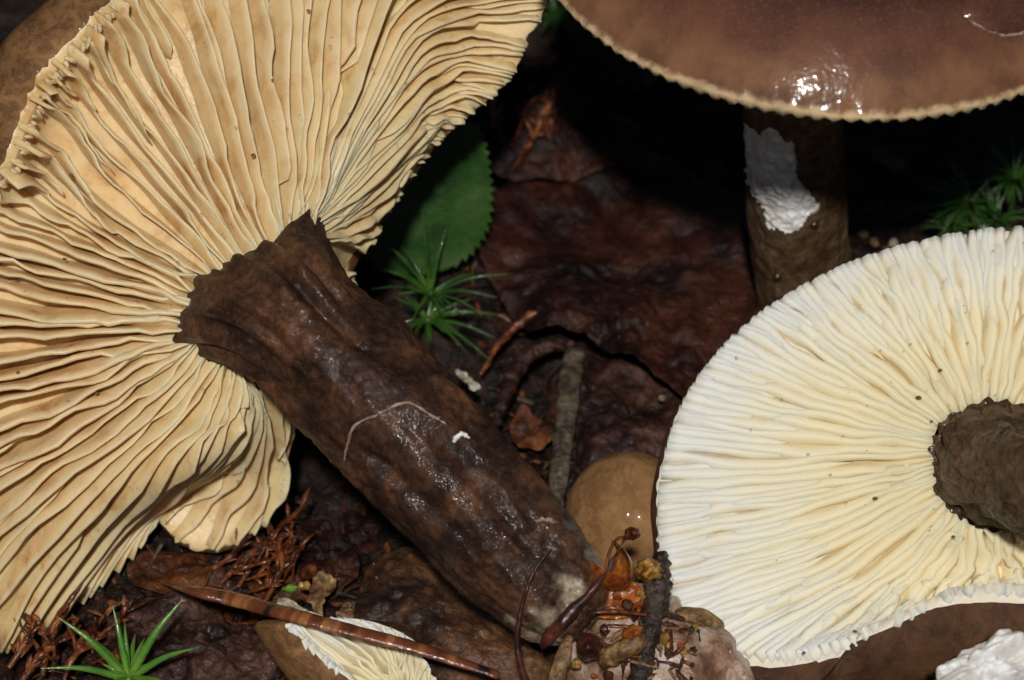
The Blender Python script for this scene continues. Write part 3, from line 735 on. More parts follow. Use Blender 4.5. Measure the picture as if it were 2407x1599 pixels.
# ================================================================== SMALLER FUNGI
# ochre button cap behind the stem base
bc = W(P(1478, 1215, -330))
btn = Thing('ochre_button_mushroom', 'small smooth ochre button mushroom half hidden behind the dark stem and ivory gills', 'mushroom', bc*np.array([1, 1, 0]))
th = np.linspace(0, np.pi*0.62, 40)[:, None]; ph = (np.arange(64)/64*2*np.pi)[None, :]
d = np.stack([np.sin(th)*np.cos(ph), np.sin(th)*np.sin(ph), np.cos(th)+0*ph], -1)
ctilt = R3(0.2, 0.10, 0.30)
v = (d*(1+0.035*fbm(d*1.6, 4, 3))[..., None]*np.array([158, 158, 172]))
und_ = v[-1:]*np.array([0.55, 0.55, 1.15])
v = np.concatenate([v, und_], 0)@ctilt + bc + np.array([0, 0, -10])
mesh_obj('cap', v.reshape(-1, 3), grid_faces(41, 64, True), 'cap_ochre', btn, attrs={'rim': np.repeat(np.append(np.linspace(0.62, 0.9, 40), 0.9), 64)})
v, f, s_ = tube(catmull(np.array([bc + [0, 0, -40], bc*[1, 1, 0.4], bc*[1, 1, -0.05]]), 12), np.full(12, 62.0), 24)
mesh_obj('stipe', v, f, 'stem_olive', btn, attrs={'pale': s_*0})

# brown crumpled cap under the stem, rolled edge towards the viewer
def sheet(outline_px, hfun, thick, seed, rough=14, nring=16, nout=96, edge=3.0, curl=0.0, dome=0.0, wl=90, serr=None, tilt=None):
    """thin lumpy sheet over the floor bounded by an outline traced in photo pixels"""
    c = catmull(np.array(outline_px, float), nout, closed=True)
    if serr: c = serr(c)
    else: c = c + edge*np.stack([fbm(np.stack([c[:, 0]/22, c[:, 1]/22, 0*c[:, 0]+seed], -1), 1, 3), fbm(np.stack([c[:, 0]/22, c[:, 1]/22, 0*c[:, 0]+seed], -1), 2, 3)], -1)
    hh = np.array([hfun(a, b) for a, b in c], float) if callable(hfun) else np.full(len(c), float(hfun))
    O = GP(c[:, 0], c[:, 1], hh); ctr = O.mean(0)
    q = np.linspace(0.0, 1.0, nring)[:, None, None]**0.85
    pts = ctr + (O-ctr)[None]*q
    dz = rough*fbm(pts/np.array([wl, wl, wl*3])+seed*5.1, seed, 4) + 0.30*rough*np.abs(fbm(pts/np.array([wl*.33, wl*.33, wl])+seed, seed+7, 3)) + dome*(1-q[..., 0]**2.2) + curl*sm(0.75, 1, q[..., 0])*vn(np.stack([np.cos(np.arange(nout)/nout*6.283)*2, np.sin(np.arange(nout)/nout*6.283)*2, np.zeros(nout)+seed], -1), 3)[None]
    top = pts.copy(); top[..., 2] += dz
    bot = top.copy(); bot[..., 2] -= thick*(0.25+0.75*np.clip((1-q[..., 0])*6, 0, 1))
    v = np.concatenate([top, bot[::-1]], 0)
    rim = np.repeat(np.concatenate([q[:, 0, 0], q[::-1, 0, 0]]), nout)
    return v.reshape(-1, 3), grid_faces(2*nring, nout, True, flip=True), rim
def sheet_thing(name, label, cat, mat, outline, hfun, thick=7, seed=1, group=None, **kw):
    v, f, rim = sheet(outline, hfun, thick, seed, **kw)
    o = mesh_obj(name, v, f, mat, attrs={'rim': rim, 'along': rim}); setp(o, label, cat, group); return o

bcap = sheet_thing('crumpled_brown_cap', 'crumpled wet brown mushroom cap wedged under the dark stem, with a sunken dark middle', 'mushroom', 'cap_ochre',
    [(835,1470),(850,1360),(880,1305),(935,1285),(1000,1300),(1110,1390),(1230,1500),(1330,1620),(1200,1640),(1020,1590),(900,1500)], lambda a, b: 95 + 0.10*(b-1300), 40, 12, rough=24, dome=55, wl=120, nring=34, nout=160, curl=12)
bcap.data.materials.clear(); bcap.data.materials.append(M['cap_crumple'])

# small broken cap with cream gills at the lower edge
sgl = [
 [(905,1640,150),(860,1620,140),(800,1600,130),(740,1560,135),(690,1478,160)],
 [(920,1630,150),(890,1600,130),(850,1560,120),(790,1520,125),(720,1462,150)],
 [(935,1625,150),(920,1580,130),(890,1530,115),(850,1490,115),(790,1455,130)],
 [(950,1620,150),(945,1570,130),(935,1530,110),(915,1500,105),(880,1468,115)],
 [(965,1620,150),(968,1580,130),(970,1550,110),(970,1530,105),(965,1505,110)],
 [(975,1630,150),(985,1600,130),(990,1580,115),(992,1565,110),(993,1548,110)],
 [(980,1660,140),(1000,1660,120),(1010,1660,105),(1015,1660,100),(1020,1660,100)],
 [(950,1700,130),(960,1740,100),(965,1770,90),(970,1800,80),(975,1830,70)],
 [(905,1700,130),(860,1740,100),(820,1770,90),(780,1800,80),(740,1830,70)],
 [(895,1670,140),(850,1670,125),(810,1670,120),(790,1670,130),(835,1625,175)],
 [(898,1650,145),(850,1640,130),(810,1625,130),(800,1610,140),(765,1555,172)],
]
LS = CapLoft(sgl, sub=8, nt=25)
small = Thing('broken_cap_with_gills', 'small broken brown cap with cream gills lying under the long striped needle', 'mushroom', GP(840, 1640, 0))
capS = cap_back(LS, [105, 45, 6, 2, 2, 2, 2, 2, 40, 110, 115], 30, P(960, 1475, 60), 60, 'cap', ['gill_ivory', 'cap_curl'], small, crisp=4)
gi = 0
for a in range(len(sgl)):
    for q in range(3 if a in (7, 8) else 4):
        g = a + (q+0.5+rng.uniform(-0.2, 0.2))/4
        v, f, at = gill_mesh(LS, g, 0.0, 1.0, rng.uniform(22, 32), 9, np.array([0.3, 0.2, 0]), gi+1500, wob=0.10, wav=5, hend=0.08, nseg=12)
        mesh_obj('gill', v, f, 'gill_ivory', (capS, small.base), attrs=at); gi += 1

pth = path_view([(925,1665,85),(930,1668,130),(940,1675,185)], 16)
v, f, s_ = tube(pth, np.linspace(52, 40, 16), 30, lambda t, s, p: 5*fbm(p/25.0, 5, 3)); mesh_obj('broken_stipe', v, f, 'stem_olive', small, attrs={'pale': s_*0.8})
# pale sliver of cap above the needle
v, f, rim = sheet([(652,1408),(672,1404),(700,1420),(730,1440),(762,1452),(735,1456),(690,1446),(655,1432)], 175, 9, 31, rough=5, nout=60, nring=8)
setp(mesh_obj('pale_cap_sliver', v, f, 'chip_white'), 'white curled sliver of cap lying just above the striped needle', 'cap sliver')

# pale stem butt beneath the debris and white torn flesh at the lower right
def lump(name, label, cat, mat, px, py, z, rad, seed, amp=0.18, axes=None, nu=40, nv=60, group=None, wl=0.5):
    v, f = blob(W(P(px, py, z)), rad, nu, nv, amp, wl, seed, axes)
    o = mesh_obj(name, v, f, mat); setp(o, label, cat, group); return o
pb = path_view([(1350,1440,90),(1430,1500,80),(1520,1590,60),(1620,1700,30),(1700,1800,-40)], 60)
v, f, s_ = tube(pb, catmull(np.array([[70.], [150], [190], [190], [150]]), 60)[:, 0], 80, lambda t, s, p: 16*fbm(p/70.0, 61, 4))
setp(mesh_obj('pale_stem_butt', v, f, 'flesh_pink'), 'pinkish white rotting stem butt under the orange debris', 'mushroom stem')
lump('pink_white_flesh', 'pinkish white lump of flesh beside the slivers, below the ivory gills', 'mushroom flesh', 'flesh_pink', 1690, 1610, 60, (75, 110, 120), 8, axes=R3(0.4))
lump('white_torn_flesh', 'glistening white torn fungus flesh under the curled brown cap edge', 'mushroom flesh', 'flesh_white', 2330, 1610, 300, (150, 80, 125), 5, amp=0.24, nu=70, nv=110, axes=R3(0.35), wl=0.42)

# ================================================================== LEAVES ON THE FLOOR
def serrate(c):
    n = len(c); ang = np.arange(n)
    ctr = c.mean(0); d = norm(c-ctr); saw = ((ang*18.0/n*2.2) % 1.0)
    right = sm(0.05, 0.35, d[:, 0])
    return c + d*((saw*16-8)*right)[:, None]
gl = sheet_thing('green_leaf', 'single green leaf with toothed edge standing behind the moss star', 'leaf', 'leaf_green',
    [(1118,288),(1142,340),(1152,400),(1158,460),(1150,530),(1120,585),(1070,625),(1000,650),(920,640),(860,600),(850,540),(900,450),(980,370),(1060,310)], lambda a, b: 90 + 1.05*max(0, 650-b), 6, 41, rough=10, wl=200, nout=240, nring=24, serr=serrate)
sheet_thing('dark_dead_leaf', 'big wet dark brown dead leaf with a torn lower edge, behind the striped stem tip', 'leaf', 'leaf_dark',
    [(1120,580),(1180,440),(1300,350),(1480,350),(1640,420),(1790,470),(1830,640),(1790,760),(1700,880),(1610,930),(1560,905),(1500,862),(1430,838),(1390,800),(1320,775),(1250,775),(1170,690)], lambda a, b: 70 + 0.13*max(0, b-560), 7, 51, rough=34, wl=150, nout=200, nring=36, curl=22)
bpy.data.objects['dark_dead_leaf']['label'] = 'big wet dark brown dead leaf with a torn lower edge, between the two brown stems'
sheet_thing('maroon_dead_leaf', 'wet maroon dead leaf under the torn edge of the big dark leaf', 'leaf', 'leaf_mauve',
    [(1340,830),(1430,835),(1560,890),(1650,930),(1640,1060),(1560,1110),(1450,1120),(1370,1100),(1345,970)], 35, 6, 52, rough=26, wl=120, nout=150, nring=26, curl=18)
sheet_thing('rusty_dead_leaf', 'rusty brown dead leaf with frayed strands, above the big dark leaf', 'leaf', 'leaf_dark',
    [(1140,230),(1230,170),(1330,190),(1460,300),(1480,380),(1380,400),(1250,420),(1150,380)], lambda a, b: 120+0.5*max(0, 400-b), 6, 53, rough=26, wl=110, nout=140, nring=24, curl=20)
sheet_thing('mauve_dead_leaf', 'mauve brown wet dead leaf behind the bright moss star', 'leaf', 'leaf_mauve',
    [(255,1450),(330,1400),(430,1405),(540,1450),(640,1500),(650,1570),(560,1620),(400,1640),(280,1580)], 45, 7, 54, rough=30, wl=85, nout=150, nring=26, curl=20)
sheet_thing('red_brown_leaf', 'red brown leaf scrap lying under the tip of the striped needle', 'leaf', 'leaf_rust',
    [(300,1330),(390,1290),(480,1310),(500,1360),(430,1400),(330,1390)], 35, 6, 55, rough=16, wl=80, nout=100, nring=18, curl=16)
sheet_thing('tan_leaf_scrap', 'ragged tan leaf scrap beside the crumpled brown cap', 'leaf', 'leaf_tan',
    [(735,1345),(780,1355),(795,1385),(770,1400),(760,1440),(735,1450),(728,1400)], 90, 6, 56, rough=10, wl=50, nout=70, nring=12, edge=9)
sheet_thing('orange_leaf_scrap', 'orange brown leaf scrap beside the upper edge of the long stem', 'leaf', 'leaf_rust',
    [(1215,960),(1260,975),(1300,1000),(1290,1040),(1240,1055),(1205,1035)], 55, 6, 57, rough=12, wl=50, nout=70, nring=12, edge=8)
sheet_thing('black_leaf_scrap', 'blackish glossy leaf scrap in the hollow under the long stem', 'leaf', 'leaf_dark',
    [(690,1240),(760,1220),(830,1280),(840,1350),(780,1390),(720,1340)], 20, 6, 58, rough=26, wl=70, nout=90, nring=16, curl=18)
sheet_thing('brown_bark_flake', 'rough wet brown bark flake between tan scrap and crumpled cap', 'bark', 'leaf_tan',
    [(790,1440),(830,1410),(870,1405),(875,1435),(830,1455)], 120, 10, 59, rough=14, wl=40, nout=70, nring=12, edge=5)

# ================================================================== TWIGS, NEEDLES, STALKS
def tube_thing(name, label, cat, mat, pts, radii, nseg=14, n=40, flat=1.0, rough=0.0, wl=30, seed=1, group=None, parent=None):
    path = path_view(pts, n); r = catmull(np.array(radii, float)[:, None], n)[:, 0]
    v, f, s_ = tube(path, np.maximum(r, 0.4), nseg, (lambda t, s, p: rough*fbm(p/wl+seed, seed, 3)) if rough else None, flat=flat)
    o = mesh_obj(name, v, f, mat, parent, attrs={'along': s_})
    if label: setp(o, label, cat, group)
    return o
def gz(px, py, h): return float(V(GP(px, py, h))[2])
tube_thing('striped_needle', 'long glossy red brown needle with black bands, lying across the small broken cap', 'needle', 'needle_banded',
    [(372,1368,gz(372,1368,70)),(450,1388,40),(560,1412,90),(700,1450,190),(850,1490,225),(1000,1530,235),(1170,1588,230)], [2, 17, 23, 22, 20, 18, 13], 16, 90, flat=0.55, rough=1.5)
tube_thing('grey_stalk', 'flat grey brown grass stalk standing beside the ochre button mushroom', 'stalk', 'stalk_grey',
    [(1352,825,gz(1352,825,85)),(1340,900,gz(1340,900,90)),(1328,1000,gz(1328,1000,90)),(1315,1100,gz(1315,1100,85)),(1308,1200,gz(1308,1200,70))], [26, 28, 27, 24, 20], 16, 60, flat=0.35, rough=5, wl=25)
tube_thing('twisted_root', 'knobbly dark red root piece beside the grey stalk', 'root', 'leaf_mauve',
    [(1165,1000,gz(1165,1000,80)),(1190,930,gz(1190,930,85)),(1215,870,gz(1215,870,90)),(1265,825,gz(1265,825,100)),(1345,808,gz(1345,808,95))], [9, 17, 20, 15, 7], 22, 80, rough=8, wl=20)
tube_thing('rusty_twig', 'rusty brown twig curving up from the moss star to the torn leaf edge', 'twig', 'rust_strand',
    [(1130,880,gz(1130,880,50)),(1180,800,gz(1180,800,70)),(1250,740,gz(1250,740,95)),(1330,700,gz(1330,700,110))], [5, 9, 8, 3], 12, 40, rough=5, wl=14)
tube_thing('bark_twig', 'short dark bark covered twig standing against the rim of the ivory gilled cap', 'twig', 'bark_dark',
    [(1556,1300,190),(1548,1350,210),(1545,1400,225),(1528,1470,240),(1510,1550,250),(1495,1640,250)], [16, 26, 30, 27, 25, 24], 22, 80, rough=7, wl=16)
tube_thing('red_needle', 'thin dark red needle curving round the pale base of the long stem', 'needle', 'maroon_wet',
    [(1295,1290,348),(1255,1345,350),(1228,1420,340),(1216,1500,330),(1225,1570,320),(1250,1640,300)], [1.5, 3.5, 5.5, 7, 9, 11], 10, 60)
tube_thing('moss_seta', 'thin red brown stalk with a swollen lower end, crossing the orange seed shell', 'stalk', 'maroon_wet',
    [(1470,1268,262),(1448,1305,300),(1420,1350,318),(1385,1395,330),(1350,1430,335),(1320,1465,330),(1285,1500,318),(1275,1525,300)], [3, 5, 6, 8, 14, 17, 13, 4], 12, 60, rough=3)
tube_thing('bent_bristle', 'hair thin brown bristle arching over the orange seed shell', 'bristle', 'rust_strand',
    [(1478,1262,262),(1450,1268,285),(1432,1300,300),(1424,1345,310)], [4, 4, 4, 3], 8, 30)
tube_thing('straw_piece', 'flat straw coloured stalk at the pale foot of the long stem', 'straw', 'straw',
    [(1338,1495,300),(1325,1540,310),(1310,1590,310),(1298,1660,300)], [10, 17, 19, 19], 12, 30, flat=0.4, rough=2)
tube_thing('tan_stick', 'short tan wet stick lying on the pinkish stem butt', 'stick', 'straw',
    [(1415,1560,262),(1450,1535,285),(1490,1515,290),(1515,1500,280)], [14, 24, 24, 14], 14, 30, rough=4)
tube_thing('seed_husk', 'tan pointed seed husk lying on the lower rim of the ivory gills', 'seed husk', 'straw',
    [(1572,1455,140),(1600,1445,165),(1650,1450,175),(1690,1466,165),(1702,1474,160)], [8, 20, 24, 14, 3], 16, 40, flat=0.7, rough=2)
tube_thing('red_thread', 'thin red thread lying level across the pinkish stem butt', 'root', 'rust_strand',
    [(1400,1440,295),(1450,1438,292),(1520,1446,270)], [5, 5, 3], 8, 20)
# curved shell of a seed
th = np.linspace(0.12, 1.75, 22)[:, None]; ph = np.linspace(-2.2, 2.2, 40)[None, :]
d = np.stack([np.sin(th)*np.cos(ph), np.sin(th)*np.sin(ph), np.cos(th)+0*ph], -1)
vo = d*np.array([62, 50, 78]); vi = d*np.array([56, 44, 72])
M3 = R3(-0.5, 1.35, 0.35)
v = np.concatenate([vo, vi[::-1]], 0).reshape(-1, 3)@M3 + W(P(1425, 1325, 255))
f = grid_faces(44, 40)
setp(mesh_obj('orange_seed_shell', v, f, 'orange_wet'), 'glossy orange half seed shell against the base of the long stem', 'seed')
lump('moss_capsule', 'brown pointed moss capsule on top of the red brown stalk', 'moss capsule', 'rust_strand', 1486, 1255, 262, (15, 15, 34), 9, axes=R3(0.3, 0.3, 0.7), nu=14, nv=18)
lump('amber_crumb', 'translucent yellow amber crumb leaning on the dark bark twig', 'resin crumb', 'amber_wet', 1525, 1340, 215, (26, 26, 46), 10, amp=0.4, axes=R3(0, 0.2, 0.6), nu=22, nv=30)
lump('maroon_seed', 'glossy dark maroon seed with a rounded end, on the pinkish stem butt', 'seed', 'maroon_wet', 1386, 1520, 285, (29, 32, 58), 11, amp=0.15, axes=R3(0, -0.15, 0.75), nu=22, nv=30)
lump('orange_grain', 'small orange grain at the end of the tan wet stick', 'grain', 'orange_wet', 1484, 1490, 285, (20, 20, 30), 12, amp=0.25, nu=16, nv=22, axes=R3(0.2, 0.5, 0.3))
sheet_px = [(1395,1390),(1440,1360),(1500,1375),(1520,1410),(1500,1440),(1450,1455),(1400,1450),(1380,1430)]
cpx_ = catmull(np.array(sheet_px, float), 70, closed=True); ctr_ = cpx_.mean(0)
q = np.linspace(0, 1, 12)[:, None, None]; pp = ctr_ + (cpx_-ctr_)*q
zt = 236 + 10*fbm(np.stack([pp[..., 0]/30, pp[..., 1]/30, 0*pp[..., 0]], -1), 5, 3)
va = W(P(pp[..., 0], pp[..., 1], zt)); vb = W(P(pp[..., 0], pp[..., 1], zt-7))
setp(mesh_obj('amber_leaf_flake', np.concatenate([va, vb[::-1]], 0).reshape(-1, 3), grid_faces(24, 70, True), 'orange_wet'), 'thin amber brown leaf flake between the orange shell and bark twig', 'leaf flake')
for i, (pts, r_, m) in enumerate([([(1590,1490,190),(1600,1540,205),(1605,1640,200)], [7, 9, 9], 'leaf_rust'), ([(1612,1500,180),(1625,1550,190),(1622,1640,190)], [8, 10, 9], 'bark_dark'), ([(1640,1480,150),(1638,1530,165),(1630,1640,170)], [6, 10, 8], 'bark_dark'), ([(1570,1480,200),(1575,1540,215),(1582,1640,215)], [9, 12, 10], 'leaf_rust'), ([(1555,1420,200),(1575,1445,200),(1620,1458,180)], [6, 12, 5], 'bark_dark')]):
    tube_thing('wood_sliver', 'brown wet wood sliver packed beside the bark twig', 'wood sliver', m, pts, r_, 8, 24, flat=0.6, rough=3, wl=14, seed=i, group='slivers beside the bark twig')
sp = [(1450,1400),(1475,1422),(1505,1395),(1420,1480),(1530,1470),(1470,1550),(1355,1560),(1540,1560),(1600,1520),(1430,1590),(1560,1500),(1490,1445)]
for i, (a, b) in enumerate(sp):
    lump('litter_crumb', 'small orange brown crumb stuck to the pinkish stem butt', 'crumb', ['orange_wet', 'leaf_rust', 'amber_wet', 'maroon_wet'][i % 4], a, b, 252 - 0.02*(a-1400), (rng.uniform(7, 14), rng.uniform(7, 14), rng.uniform(9, 18)), 70+i, 0.35, R3(rng.uniform(0, 3), rng.uniform(0, 1)), 10, 12, 'crumbs on the stem butt')

rb = np.random.default_rng(55)
butt_v, butt_x, butt_y = None, None, None
ob_ = bpy.data.objects['pale_stem_butt']; m_ = len(ob_.data.vertices); co_ = np.zeros(m_*3); ob_.data.vertices.foreach_get('co', co_)
bw_ = co_.reshape(-1, 3)/S + np.array(ob_.location)/S; bv_ = V(bw_); bx_, by_ = PIX(bw_)
for i in range(34):
    a, b = rb.uniform(1385, 1630), rb.uniform(1470, 1598)
    z0 = V(on_surface(a, b, bv_, bx_, by_, 5.0))[2] + rb.uniform(0, 14); an = rb.uniform(0, 6.28); L_ = rb.uniform(30, 95)
    mt = rb.choice(['rust_strand', 'leaf_rust', 'maroon_wet', 'straw', 'bark_dark']); hn = {'rust_strand': 'orange brown', 'leaf_rust': 'rusty', 'maroon_wet': 'maroon', 'straw': 'straw coloured', 'bark_dark': 'blackish'}[mt]
    tube_thing('plant_fibre', 'short %s plant fibre stuck to the pinkish stem butt' % hn, 'fibre', mt, [(a, b, z0), (a+L_*0.5*math.cos(an)+rb.normal()*5, b+L_*0.5*math.sin(an)+rb.normal()*5, z0+rb.uniform(0, 14)), (a+L_*math.cos(an), b+L_*math.sin(an), z0+rb.uniform(-10, 10))], [rb.uniform(2, 4), rb.uniform(3, 7), 1.2], 7, 14, flat=0.6, rough=1.5, wl=10, seed=i, group='%s fibres on the stem butt' % hn)
for i in range(30):
    a, b = rb.uniform(1390, 1650), rb.uniform(1470, 1598)
    z0 = V(on_surface(a, b, bv_, bx_, by_, 3.0))[2]
    mt = ['orange_wet', 'leaf_rust', 'amber_wet', 'maroon_wet', 'bark_dark'][i % 5]; hn = {'orange_wet': 'orange', 'leaf_rust': 'rusty', 'amber_wet': 'amber yellow', 'maroon_wet': 'maroon', 'bark_dark': 'blackish'}[mt]
    lump('wet_grit', 'tiny %s wet grit grain on the pinkish stem butt' % hn, 'grit', mt, a, b, z0, tuple(rb.uniform(4, 11, 3)), 300+i, 0.45, R3(rb.uniform(0, 3), rb.uniform(0, 1)), 8, 10, '%s grit on the stem butt' % hn, 0.6)

# dead orange moss strands
def strand(name, label, pts, radii, mat, seed, leaflets=10, group=None):
    T = Thing(name, label, 'dead moss', path_view(pts[:1]*2, 2)[0]*np.array([1, 1, 0]), group)
    path = path_view(pts, 40); r = catmull(np.array(radii, float)[:, None], 40)[:, 0]
    v, f, s_ = tube(path, np.maximum(r, 0.5), 10, lambda t, s, p: 2*fbm(p/15.0, seed, 2)); mesh_obj('stem', v, f, mat, T, attrs={'along': s_})
    rg_ = np.random.default_rng(seed)
    for i in range(leaflets):
        j = rg_.integers(6, 38); a = path[j]; t = norm(path[min(j+1, 39)]-path[j-1])
        dirn = norm(t*0.8 + rg_.normal(size=3)*0.55 + np.array([0, -0.1, 0.35])); L_ = rg_.uniform(28, 60)
        pts_ = np.array([a, a+dirn*L_*0.5+[0, 0, 4], a+dirn*L_+[0, 0, -2]])
        v, f, s_ = tube(catmull(pts_, 8), catmull(np.array([[3.0], [7.5], [0.6]]), 8)[:, 0], 6, flat=0.45)
        mesh_obj('leaflet', v, f, mat, T, attrs={'along': s_})
G1 = 'dead orange moss below the folded gill lobe'
def zz3(l): return [(a, b, gz(a, b, h)) for a, b, h in l]
strand('dead_moss_strand', 'rust orange dead moss strand below the folded gill lobe', zz3([(560,1380,40),(610,1300,70),(660,1240,90),(720,1185,90)]), [5, 8, 8, 3], 'rust_strand', 101, 14, G1)
strand('dead_moss_strand', 'rust orange dead moss strand below the folded gill lobe', zz3([(520,1370,40),(560,1330,70),(610,1290,90),(690,1250,80)]), [5, 9, 9, 4], 'rust_strand', 102, 14, G1)
strand('dead_moss_strand', 'rust orange dead moss strand below the folded gill lobe', zz3([(620,1420,50),(650,1360,90),(660,1310,100),(655,1260,90)]), [4, 9, 10, 5], 'rust_strand', 103, 10, G1)
strand('dead_moss_strand', 'rust orange dead moss strand below the folded gill lobe', zz3([(480,1350,30),(540,1310,60),(590,1260,70)]), [4, 6, 3], 'rust_strand', 104, 8, G1)
G2 = 'dead orange moss under the lower edge of the gills'
strand('dead_moss_tuft', 'forked rust orange dead moss at the lower edge of the lying cap', zz3([(100,1590,20),(110,1520,60),(140,1450,110),(195,1370,150)]), [6, 12, 10, 4], 'rust_strand', 105, 8, G2)
strand('dead_moss_tuft', 'forked rust orange dead moss at the lower edge of the lying cap', zz3([(40,1620,20),(80,1560,50),(120,1520,70),(190,1470,60)]), [6, 10, 9, 4], 'rust_strand', 106, 10, G2)
strand('dead_moss_tuft', 'forked rust orange dead moss at the lower edge of the lying cap', zz3([(20,1570,30),(60,1510,60),(85,1450,80)]), [6, 9, 4], 'rust_strand', 107, 8, G2)
strand('dead_moss_tuft', 'forked rust orange dead moss at the lower edge of the lying cap', zz3([(150,1600,20),(170,1550,40),(215,1500,40)]), [5, 8, 3], 'rust_strand', 108, 8, G2)

rx = np.random.default_rng(12)
for i in range(9):
    a, b = rx.uniform(540, 700), rx.uniform(1290, 1400); an = rx.uniform(0.2, 1.4); L_ = rx.uniform(60, 130)
    strand('dead_moss_strand', 'rust orange dead moss strand below the folded gill lobe', zz3([(a, b, 40), (a+L_*0.5*math.cos(an)+rx.normal()*8, b-L_*0.5*math.sin(an), 85), (a+L_*math.cos(an), b-L_*math.sin(an), 80)]), [2.5, 5, 1.5], 'rust_strand', 120+i, 5, G1)
for i in range(7):
    a, b = rx.uniform(20, 240), rx.uniform(1470, 1600); an = rx.uniform(0.3, 2.4); L_ = rx.uniform(60, 130)
    strand('dead_moss_tuft', 'forked rust orange dead moss at the lower edge of the lying cap', zz3([(a, b, 30), (a+L_*0.5*math.cos(an)+rx.normal()*8, b-L_*0.5*math.sin(an), 75), (a+L_*math.cos(an), b-L_*math.sin(an), 70)]), [2.5, 5, 1.5], 'rust_strand', 140+i, 5, G2)

for i in range(8):
    a, b = rx.uniform(1180, 1330), rx.uniform(280, 400); an = rx.uniform(0.9, 2.0); L_ = rx.uniform(90, 190)
    strand('dead_moss_frond', 'rusty dead moss frond above the rusty dead leaf', zz3([(a, b, 130), (a+L_*0.5*math.cos(an)+rx.normal()*10, b-L_*0.5*math.sin(an), 200), (a+L_*math.cos(an), b-L_*math.sin(an), 230)]), [3, 6, 2], 'rust_strand', 160+i, 7, 'rusty fronds behind the green leaf')

# ================================================================== GREEN MOSS
def blade(path, wmax, seed):
    n = len(path); s_ = np.linspace(0, 1, n)
    w = wmax*np.minimum(1, 0.55+s_*2)*(1-s_**1.6)**0.9 + 0.5
    T_ = norm(np.gradient(path, axis=0)); upv = np.array([0.1, -0.55, 0.8]); side = norm(np.cross(T_, upv)); nn = np.cross(side, T_)
    rows = [path - side*w[:, None] + nn*w[:, None]*0.35, path + nn*0.0, path + side*w[:, None] + nn*w[:, None]*0.35, path - nn*(w[:, None]*0.35+1.0)]
    v = np.stack(rows, 1).reshape(-1, 3); return v, grid_faces(n, 4, True), np.repeat(s_, 4)
def moss_star(name, label, ctr, tips, mat, wmax, n_extra=0, spread=90, seed=0, group=None, zspread=40):
    """ctr (px,py,z); tips [(px,py,z)]"""
    c = W(P(*ctr)); T = Thing(name, label, 'moss', c*np.array([1, 1, 0]), group); rg_ = np.random.default_rng(seed)
    tips = [W(P(*t)) for t in tips]
    for i in range(n_extra):
        a = rg_.uniform(0, 6.283); L_ = spread*rg_.uniform(0.5, 1.1)
        tips.append(c + np.array([math.cos(a)*L_, math.sin(a)*L_, rg_.uniform(-0.3, 0.9)*zspread]))
    for t in tips:
        mid = c + (t-c)*0.5 + np.array([0, 0, 0.10*np.linalg.norm(t-c)])
        v, f, al = blade(catmull(np.array([c, mid, t]), 14), wmax*rg_.uniform(0.8, 1.15), seed)
        mesh_obj('moss_leaf', v, f, mat, T, attrs={'along': al})
    v, f, s_ = tube(catmull(np.array([c+[0, 0, 6], c*[1, 1, 0.5], c*[1, 1, -0.05]]), 10), np.linspace(9, 7, 10), 10)
    mesh_obj('stem', v, f, mat, T, attrs={'along': 1-s_})
zc = gz(305, 1600, 60)
moss_star('moss_star', 'bright green star shaped moss shoot in front of the mauve leaf', (302,1598,zc+30),
    [(135,1450,zc+60),(265,1424,zc+40),(293,1462,zc+10),(430,1408,zc+50),(472,1520,zc+110),(95,1571,zc+90),(200,1490,zc-20),(318,1490,zc-60),(420,1620,zc+150),(180,1660,zc+150),(340,1500,zc-20),(240,1640,zc+170),(360,1650,zc+160)], 'moss_green', 9.5, 6, 80, 3)
zc = gz(1012, 690, 130)
moss_star('moss_star', 'dark green spiky moss shoot between the green leaf and the long stem', (1012,690,zc),
    [(992,488,zc+60),(1048,540,zc+20),(898,565,zc+60),(880,628,zc+60),(870,680,zc+80),(1205,644,zc+20),(1170,700,zc+40),(1120,640,zc-40),(945,580,zc-10),(1130,735,zc+60)], 'moss_mid', 4.6, 20, 105, 5)
zc = gz(1010, 740, 90)
moss_star('moss_star', 'lower dark green moss shoot with white flecks, tight against the long stem', (1005,752,zc),
    [(1165,795,zc+40),(1158,852,zc+80),(1120,700,zc),(930,700,zc+40),(1100,830,zc+80),(1180,740,zc)], 'moss_mid', 5.0, 24, 100, 6)
for i, (a, b, h, l) in enumerate([(2275,480,120,'dark moss shoot at the left end of the clump behind the ivory cap'), (2385,425,150,'taller moss shoot at the right end of the clump behind the ivory cap'), (2340,520,90,'low moss shoot in the clump just above the ivory cap rim'), (2230,535,70,'small dim moss shoot between the torn stem and the moss clump')]):
    zc = gz(a, b, h)
    tp = [(2120,502,zc+40),(2160,495,zc+60),(2190,520,zc+80),(2200,470,zc)] if i == 0 else ([(2280,432,zc+30),(2300,395,zc+10)] if i == 1 else [])
    moss_star('moss_star', l, (a, b, zc), tp, 'moss_dark', 6, 34, 120 if i < 2 else 85, 20+i, 'moss clump behind the ivory cap', 120)
moss_star('moss_star', 'tiny dim green moss tip beside the rusty leaf and the brown cap', (1310,45,gz(1310,45,60)), [], 'moss_dark', 8, 16, 85, 31, None, 60)
lump('green_leaf_bit', 'tiny green leaf bit above the white sliver', 'leaf bit', 'moss_green', 682, 1385, 60, (16, 10, 30), 13, 0.3, R3(0.3, 0.2, 0.5), 12, 14)
M['moss_green'].use_fake_user = True

